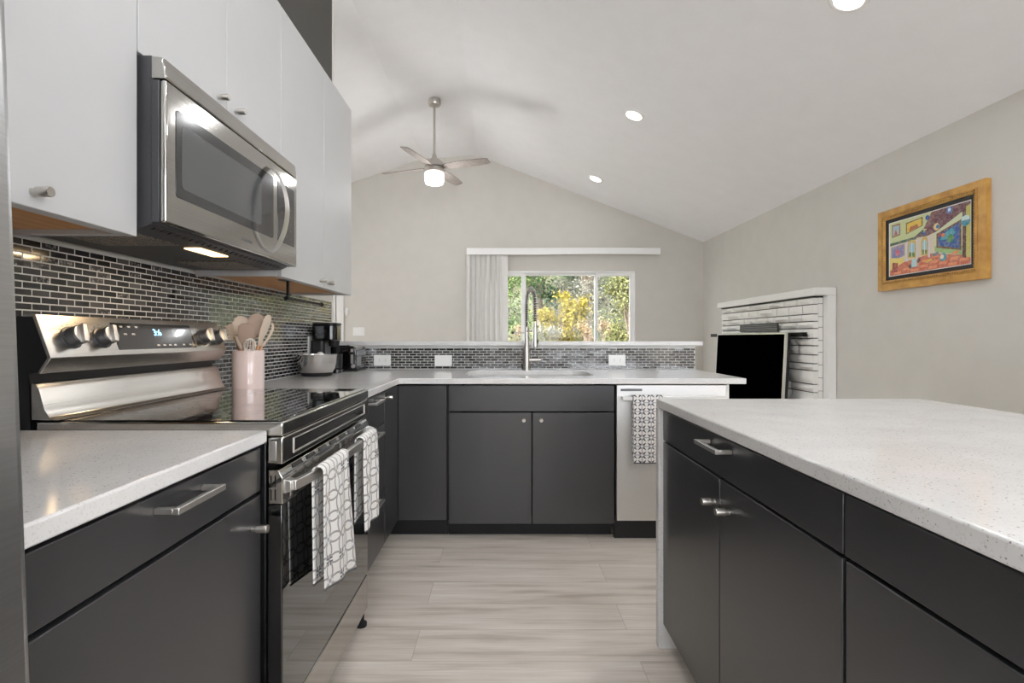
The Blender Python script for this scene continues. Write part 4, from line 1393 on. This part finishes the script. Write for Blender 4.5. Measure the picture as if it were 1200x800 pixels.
for a, b in (((xs_, PY0+oo, PZ0+oo), (xs_, PY1-oo, PZ0+oo)), ((xs_, PY1-oo, PZ0+oo), (xs_, PY1-oo, PZ1-oo)), ((xs_, PY1-oo, PZ1-oo), (xs_, PY0+oo, PZ1-oo)), ((xs_, PY0+oo, PZ1-oo), (xs_, PY0+oo, PZ0+oo))):
    bead_line(a, b)
m.build('beading', wood('dark_gilt', (120, 84, 36), (190, 146, 76), (30, 30, 30), 0.35), fr_)
frame_ring(0.0725, 0.098, XR-0.030, XR-0.026, XR-0.028).build('liner', 'black', t)
frame_ring(0.0985, 0.103, XR-0.027, XR-0.025, XR-0.027).build('fillet', 'trim', t)
# canvas: coloured shapes; u runs left to right as seen (far end to near end)
cu0, cu1, cv0, cv1 = PY1-0.1025, PY0+0.1025, PZ0+0.1025, PZ1-0.1025
m = MB(); lay = m.bm.loops.layers.float_color.new('tint')
def cv(pts, rgb, lev):
    f = m.poly([(XR-0.0225-lev*0.0002, cu0+(cu1-cu0)*u, cv0+(cv1-cv0)*v) for u, v in pts])
    for lp in f.loops: lp[lay] = (*s2l(rgb), 1)
def disc(u, v, ru, rgb, lev, n=18):
    cv([(u+ru*math.cos(2*PI*k/n), v+ru*1.75*math.sin(2*PI*k/n)) for k in range(n)], rgb, lev)
cv([(0, 0), (1, 0), (1, 1), (0, 1)], (214, 204, 180), 0)
cv([(0, .62), (.58, .66), (.58, 1), (0, 1)], (196, 206, 152), 1)
cv([(0, .62), (.34, .64), (.46, .74), (.46, .70), (.36, .59), (0, .57)], (64, 98, 84), 2)
cv([(.34, .62), (.50, .72), (.60, 1), (1, 1), (1, .93), (.62, .64), (.50, .60)], (104, 62, 74), 3)
cv([(.46, .74), (.56, 1), (.62, 1), (.52, .72)], (126, 82, 84), 4)
cv([(.60, .62), (1, .93), (1, .12), (.60, .30)], (206, 214, 176), 4)
cv([(.60, .30), (.92, .15), (.92, .30), (.60, .40)], (150, 186, 120), 5)
cv([(.03, .72), (.15, .74), (.15, .96), (.03, .96)], (150, 104, 68), 5)
cv([(.045, .75), (.135, .765), (.135, .93), (.045, .93)], (156, 190, 206), 6)
cv([(.06, .76), (.11, .765), (.09, .88)], (190, 92, 70), 7)
cv([(.23, .72), (.45, .80), (.45, .96), (.23, .93)], (110, 84, 50), 5)
cv([(.245, .74), (.435, .815), (.435, .94), (.245, .91)], (226, 190, 60), 6)
cv([(.27, .76), (.40, .80), (.38, .86), (.29, .84)], (176, 96, 52), 7)
cv([(.02, .28), (.21, .34), (.21, .56), (.02, .54)], (150, 136, 168), 5)
cv([(.05, .33), (.18, .37), (.18, .50), (.05, .48)], (110, 128, 182), 6)
disc(.115, .42, .035, (206, 96, 120), 7)
cv([(.62, .36), (.90, .24), (.90, .74), (.62, .60)], (104, 74, 52), 6)
cv([(.64, .39), (.88, .28), (.88, .70), (.64, .57)], (44, 88, 156), 7)
cv([(.66, .48), (.76, .46), (.84, .55), (.80, .64), (.70, .56)], (64, 160, 178), 8)
disc(.78, .47, .04, (68, 138, 86), 9)
disc(.70, .55, .02, (220, 130, 60), 9)
cv([(.64, .54), (.68, .56), (.66, .61)], (206, 78, 64), 8)
for a, b in ((.25, .37), (.43, .52)):
    pts = [(a, .28), (b, .26)] + [(b-(b-a)*(0.5-0.5*math.cos(PI*k/8)), .50+.10*math.sin(PI*k/8)) for k in range(9)]
    cv(pts, (208, 178, 96), 6)
    w2 = (b-a)*0.18
    pts = [(a+w2, .30), (b-w2, .28)] + [((b-w2)-(b-a-2*w2)*(0.5-0.5*math.cos(PI*k/8)), .48+.07*math.sin(PI*k/8)) for k in range(9)]
    cv(pts, (150, 196, 214), 7)
    cv([(a+w2, .30), (b-w2, .28), (b-w2, .36), (a+w2, .38)], (92, 128, 74), 8)
    cv([((a+b)/2-.004, .29), ((a+b)/2+.004, .29), ((a+b)/2+.004, .55), ((a+b)/2-.004, .55)], (236, 230, 214), 9)
for x in (.24, .375, .53): cv([(x-.01, .22), (x+.014, .22), (x+.010, .58), (x-.006, .58)], (216, 208, 222), 9)
cv([(0, 0), (1, 0), (1, .13), (.56, .28), (.20, .22), (0, .10)], (198, 104, 78), 5)
for r in range(5):
    for k in range(8):
        if (r+k) % 2: continue
        v0, v1 = 0.02+r*0.045, 0.02+(r+1)*0.045
        u0 = 0.06+k*0.115+r*0.012; u1 = u0+0.10-r*0.008
        if u1 < 0.97 and v1 < 0.10+0.36*min(u0, 0.5): cv([(u0, v0), (u1, v0), (u1+.01, v1), (u0+.01, v1)], (226, 140, 98), 6)
cv([(0, .10), (.20, .22), (.20, .30), (0, .34)], (226, 206, 112), 6)
cv([(.03, .06), (.11, .06), (.12, .22), (.04, .25)], (150, 52, 50), 7)
cv([(.30, .10), (.38, .10), (.37, .24), (.31, .24)], (176, 214, 220), 7)
disc(.285, .12, .022, (70, 60, 58), 8); disc(.40, .20, .022, (70, 60, 58), 8)
cv([(.50, .13), (.58, .17), (.55, .20), (.47, .16)], (214, 176, 74), 7)
cv([(.58, .22), (.66, .24), (.64, .29), (.56, .27)], (120, 124, 136), 7)
disc(.70, .18, .04, (62, 150, 168), 8); disc(.685, .19, .022, (226, 214, 196), 9)
disc(.62, .72, .035, (230, 206, 150), 8); disc(.636, .72, .02, (48, 122, 160), 9)
disc(.77, .94, .036, (52, 98, 170), 8); disc(.77, .95, .018, (196, 224, 240), 9)
disc(.51, .92, .025, (52, 98, 170), 8); disc(.47, .66, .02, (52, 98, 170), 8)
disc(.945, .70, .05, (46, 142, 168), 8); cv([(.90, .71), (.99, .71), (.98, .77), (.945, .79), (.91, .77)], (204, 226, 226), 9)
cv([(.91, .12), (.95, .10), (.95, .95), (.91, .88)], (92, 58, 62), 6)
cv([(.95, .12), (1, .10), (1, .95), (.95, .93)], (196, 188, 90), 6)
m.build('canvas', 'canvas', t, recalc=False)

# ------------------------------------------------------------------ fireplace on the right wall, television in front
FY0, FY1, FXF = 4.385, 6.23, 2.668
t = thing('fireplace', 'white-painted brick fireplace with a white mantel, on the right wall', 'fireplace', (2.75, 5.3, 0))
bx('core', FXF+0.018, XR-0.002, FY0+0.016, FY1-0.016, 0, 1.435, 'mortar', t, 0)
m = MB()
rnd = random.Random(11)
def stone(y0, y1, z0, z1, xf, side=False):
    """one rough-faced stone: subdivided face with noise"""
    n1 = max(2, int((y1-y0)/0.04)); n2 = max(2, int((z1-z0)/0.03))
    g = []
    for i in range(n1+1):
        col = []
        for j in range(n2+1):
            e = (i in (0, n1)) or (j in (0, n2))
            dx = 0.008 if e else -rnd.random()*0.026
            col.append(m.bm.verts.new((xf+dx, y0+(y1-y0)*i/n1 + (0 if e else rnd.uniform(-.006, .006)), z0+(z1-z0)*j/n2)))
        g.append(col)
    for i in range(n1):
        for j in range(n2):
            m.bm.faces.new((g[i][j], g[i+1][j], g[i+1][j+1], g[i][j+1]))
    bl = [m.bm.verts.new((xf+0.05, v.co.y, v.co.z)) for v in (g[0][0], g[n1][0], g[n1][n2], g[0][n2])]
    eds = ([g[i][0] for i in range(n1+1)], [g[n1][j] for j in range(n2+1)], [g[i][n2] for i in range(n1, -1, -1)], [g[0][j] for j in range(n2, -1, -1)])
    for k, e in enumerate(eds):
        m.bm.faces.new([*e, bl[(k+1) % 4], bl[k]])
z = 0.0
while z < 1.43:
    hgt = min(rnd.uniform(0.06, 0.13), 1.432-z)
    if 1.432-z-hgt < 0.05: hgt = 1.432-z
    y = FY0
    while y < FY1-0.001:
        L = rnd.uniform(0.16, 0.42)
        if FY1-y-L < 0.12: L = FY1-y
        stone(y, y+L-0.010, z+0.005, z+hgt-0.004, FXF)
        y += L
    z += hgt
# return side that faces the kitchen
z = 0.0
while z < 1.43:
    hgt = min(rnd.uniform(0.09, 0.115), 1.432-z)
    if 1.432-z-hgt < 0.05: hgt = 1.432-z
    m.box(FXF+0.052, 2.757, FY0, FY0+0.017, z+0.003, z+hgt-0.002)
    z += hgt
m.build('brickwork', 'painted_brick', t, 0.0, ang=50)
bx('mantel', 2.648, XR-0.002, FY0-0.075, FY1+0.06, 1.447, 1.512, 'trim', t, 0.004)
bx('mantel_shade_strip', FXF+0.012, XR-0.002, FY0+0.01, FY1+0.02, 1.4355, 1.4465, 'black_steel', t, 0)  # black strip standing in for the shade under the mantel
bx('side_board', 2.758, XR-0.002, FY0-0.072, FY0-0.001, 0, 1.4465, 'trim', t, 0.003)
bx('steel_lintel', 2.615, FXF-0.012, FY0+0.05, FY1+0.18, 1.093, 1.132, 'black_steel', t, 0.002)
vt = MB(); vt.box(FXF-0.018, FXF-0.010, 4.90, 5.69, 1.145, 1.222); vt = vt.build('vent', 'black', t, 0.002)
m = MB()
for k in range(4): m.prism([(FXF-0.024, 1.153+k*0.018), (FXF-0.019, 1.163+k*0.018), (FXF-0.019, 1.158+k*0.018)], 'y', 4.915, 5.675)
m.build('louver', 'grey_plastic', vt)
bx('hearth', 2.18, FXF-0.018, FY0, FY1, 0, 0.24, 'painted_brick', t, 0.006)

t = thing('television', 'large flat television with a black screen leaning before the white brick fireplace', 'television', (2.45, 5.27, 0.24))
tl = Matrix.Translation((2.545, 0, 1.128)) @ Matrix.Rotation(math.radians(3.0), 4, 'Y')
def tvb(x0, x1, y0, y1, z0, z1): 
    m = MB(); m.box(x0, x1, y0, y1, z0, z1); m.xform(tl); return m
TV0, TV1 = 4.565, 6.02
tvb(0.004, 0.045, TV0+0.004, TV1-0.004, -0.852, -0.006).build('back_cover', 'black', t, 0.006)
m = MB()
frame = [(TV0, TV1, -0.012, 0.0), (TV0, TV1, -0.86, -0.846), (TV0, TV0+0.012, -0.846, -0.012), (TV1-0.012, TV1, -0.846, -0.012)]
for a, b, c_, d_ in frame: m.box(-0.010, 0.014, a, b, c_, d_)
m.xform(tl); m.build('bezel', 'chrome', t, 0.001)
tvb(-0.006, 0.0038, TV0+0.0121, TV1-0.0121, -0.8458, -0.0122).build('screen', 'screen', t)
for yy in (TV0+0.25, TV1-0.25):
    m = MB(); m.prism([(2.36, 0.2402), (2.60, 0.2402), (2.60, 0.25), (2.535, 0.262), (2.524, 0.285), (2.495, 0.285), (2.49, 0.262), (2.36, 0.25)], 'y', yy-0.03, yy+0.03); m.build('foot', 'black', t, 0.002)

# ------------------------------------------------------------------ garden beyond the window
m = MB()
gx = [-14, -6, -1, 2, 6, 14]; gy = [YF+0.16, 9, 11, 13, 16, 20, 26]
gz = [-0.15, -0.1, 0.25, 1.0, 2.6, 4.8, 8.0]
vs = [[m.bm.verts.new((x, y, z + (0.25*math.sin(x*1.3+y) if y > 9 else 0))) for x in gx] for y, z in zip(gy, gz)]
for a, b in zip(vs, vs[1:]):
    for i in range(len(gx)-1): m.bm.faces.new((a[i], a[i+1], b[i+1], b[i])).smooth = True
o = m.build('ground_slope', 'soil', recalc=False); struct(o)
def gzat(x, y):
    for (a, za), (b, zb) in zip(list(zip(gy, gz)), list(zip(gy, gz))[1:]):
        if a <= y <= b: return za+(zb-za)*(y-a)/(b-a)
    return gz[-1]
def plant(name, label, cat, x, y, h, rad, nleaf, size, mat, seed, blobs=9, trunk=True, low=0.15):
    rnd = random.Random(seed)
    z0 = gzat(x, y) - 0.05
    t = thing(name, label, cat, (x, y, z0), 'plants on the slope outside the far window')
    cs = []
    for k in range(blobs):
        a = rnd.random()*2*PI; r = rad*math.sqrt(rnd.random())*0.75
        cs.append((Vector((x+r*math.cos(a), y+r*math.sin(a)*0.8, z0 + h*(low + (0.92-low)*rnd.random()))), rad*rnd.uniform(0.22, 0.42)))
    m = MB()
    if trunk: m.tube([(x, y, z0), (x+rnd.uniform(-.1, .1), y, z0+h*0.4), (x+rnd.uniform(-.15, .15), y, z0+h*0.75)], [0.07*h/3, 0.05*h/3, 0.02*h/3], 8)
    for c, r in cs:
        b0 = Vector((x, y, z0+h*rnd.uniform(0.05, 0.4)))
        mid = b0.lerp(c, 0.5) + Vector((rnd.uniform(-.1, .1), rnd.uniform(-.1, .1), 0.05))
        m.tube([b0, mid, c], [0.018, 0.012, 0.004], 5)
        for k in range(4):
            e = c + Vector((rnd.gauss(0, 1), rnd.gauss(0, 1), rnd.gauss(0, 1))).normalized()*r*0.95
            m.tube([mid.lerp(c, rnd.random()), e], [0.007, 0.002], 4)
    m.build('branches', 'bark', t)
    verts, faces, tints = [], [], []
    for k in range(nleaf):
        c, r = cs[rnd.randrange(blobs)]
        d = Vector((rnd.gauss(0, 1), rnd.gauss(0, 1), rnd.gauss(0, 1))).normalized()
        p = c + d*r*min(1.5, abs(rnd.gauss(0.62, 0.33)))
        n = (d*0.5 + Vector((rnd.gauss(0, .6), rnd.gauss(0, .6), rnd.gauss(0, .6)+0.3))).normalized()
        a = n.orthogonal().normalized(); a = (Matrix.Rotation(rnd.random()*6.28, 3, n) @ a); b = n.cross(a)
        s = size*rnd.uniform(0.6, 1.3)
        i = len(verts)
        verts += [p-a*s*0.5, p+b*s*0.28+n*s*0.06, p+a*s*0.55, p-b*s*0.28+n*s*0.06]
        faces.append((i, i+1, i+2, i+3))
        tints.append(min(1, max(0, 0.5+rnd.gauss(0, 0.38))))
    me = bpy.data.meshes.new('foliage')
    me.from_pydata([v-ORG[t] for v in verts], [], faces)
    at = me.attributes.new('tint', 'FLOAT_COLOR', 'CORNER')
    for f, tv in enumerate(tints):
        for q in range(4): at.data[f*4+q].color = (tv, tv, tv, 1)
    me.materials.append(M[mat])
    fo = bpy.data.objects.new('foliage', me); C.objects.link(fo); fo.parent = t
plant('tree', 'pale green leafy tree seen through the left window sash', 'tree', 0.0, 11.9, 4.4, 1.05, 13000, 0.075, 'leaf_green', 21, 34)
plant('tree', 'deep green tree at the upper left of the middle window pane', 'tree', 1.0, 14.0, 4.6, 1.15, 13000, 0.09, 'leaf_dark', 22, 34)
plant('shrub', 'bright yellow bush in the middle of the window view', 'shrub', 1.35, 11.5, 1.75, 0.66, 3600, 0.07, 'leaf_yellow', 23, 22, low=0.35)
plant('tree', 'grey-leaved twiggy tree right of the yellow bush', 'tree', 2.15, 12.9, 4.4, 1.0, 10500, 0.06, 'leaf_grey', 24, 34)
plant('tree', 'olive-leaved tree seen through the right window sash', 'tree', 2.85, 11.2, 3.9, 0.8, 10500, 0.065, 'leaf_olive', 25, 32)
plant('tree', 'green tree on the slope behind the grey twiggy tree', 'tree', 2.9, 16.2, 4.6, 1.6, 13000, 0.11, 'leaf_dark', 26, 30)
plant('tree', 'olive tree high on the slope behind the yellow bush', 'tree', 0.3, 17.4, 4.2, 1.7, 13000, 0.11, 'leaf_olive', 27, 30)
plant('tree', 'pale green tree furthest back at the right of the window', 'tree', 4.6, 14.6, 4.6, 1.5, 11000, 0.10, 'leaf_green', 28, 30)
plant('shrub', 'straw-coloured dry shrub at the foot of the left window sash', 'shrub', 0.12, 10.2, 1.30, 0.42, 3000, 0.05, 'leaf_straw', 29, 16, False)
plant('shrub', 'straw-coloured dry shrub below the right of the yellow bush', 'shrub', 1.80, 10.2, 1.38, 0.40, 3000, 0.05, 'leaf_straw', 30, 18, False)
plant('shrub', 'pale grey shrub low between the two straw-coloured shrubs', 'shrub', 0.92, 10.2, 1.34, 0.42, 3000, 0.045, 'leaf_grey', 31, 18, False)
plant('shrub', 'straw-coloured dry shrub at the foot of the right window sash', 'shrub', 2.55, 10.1, 1.5, 0.36, 3000, 0.05, 'leaf_straw', 32, 16, False)
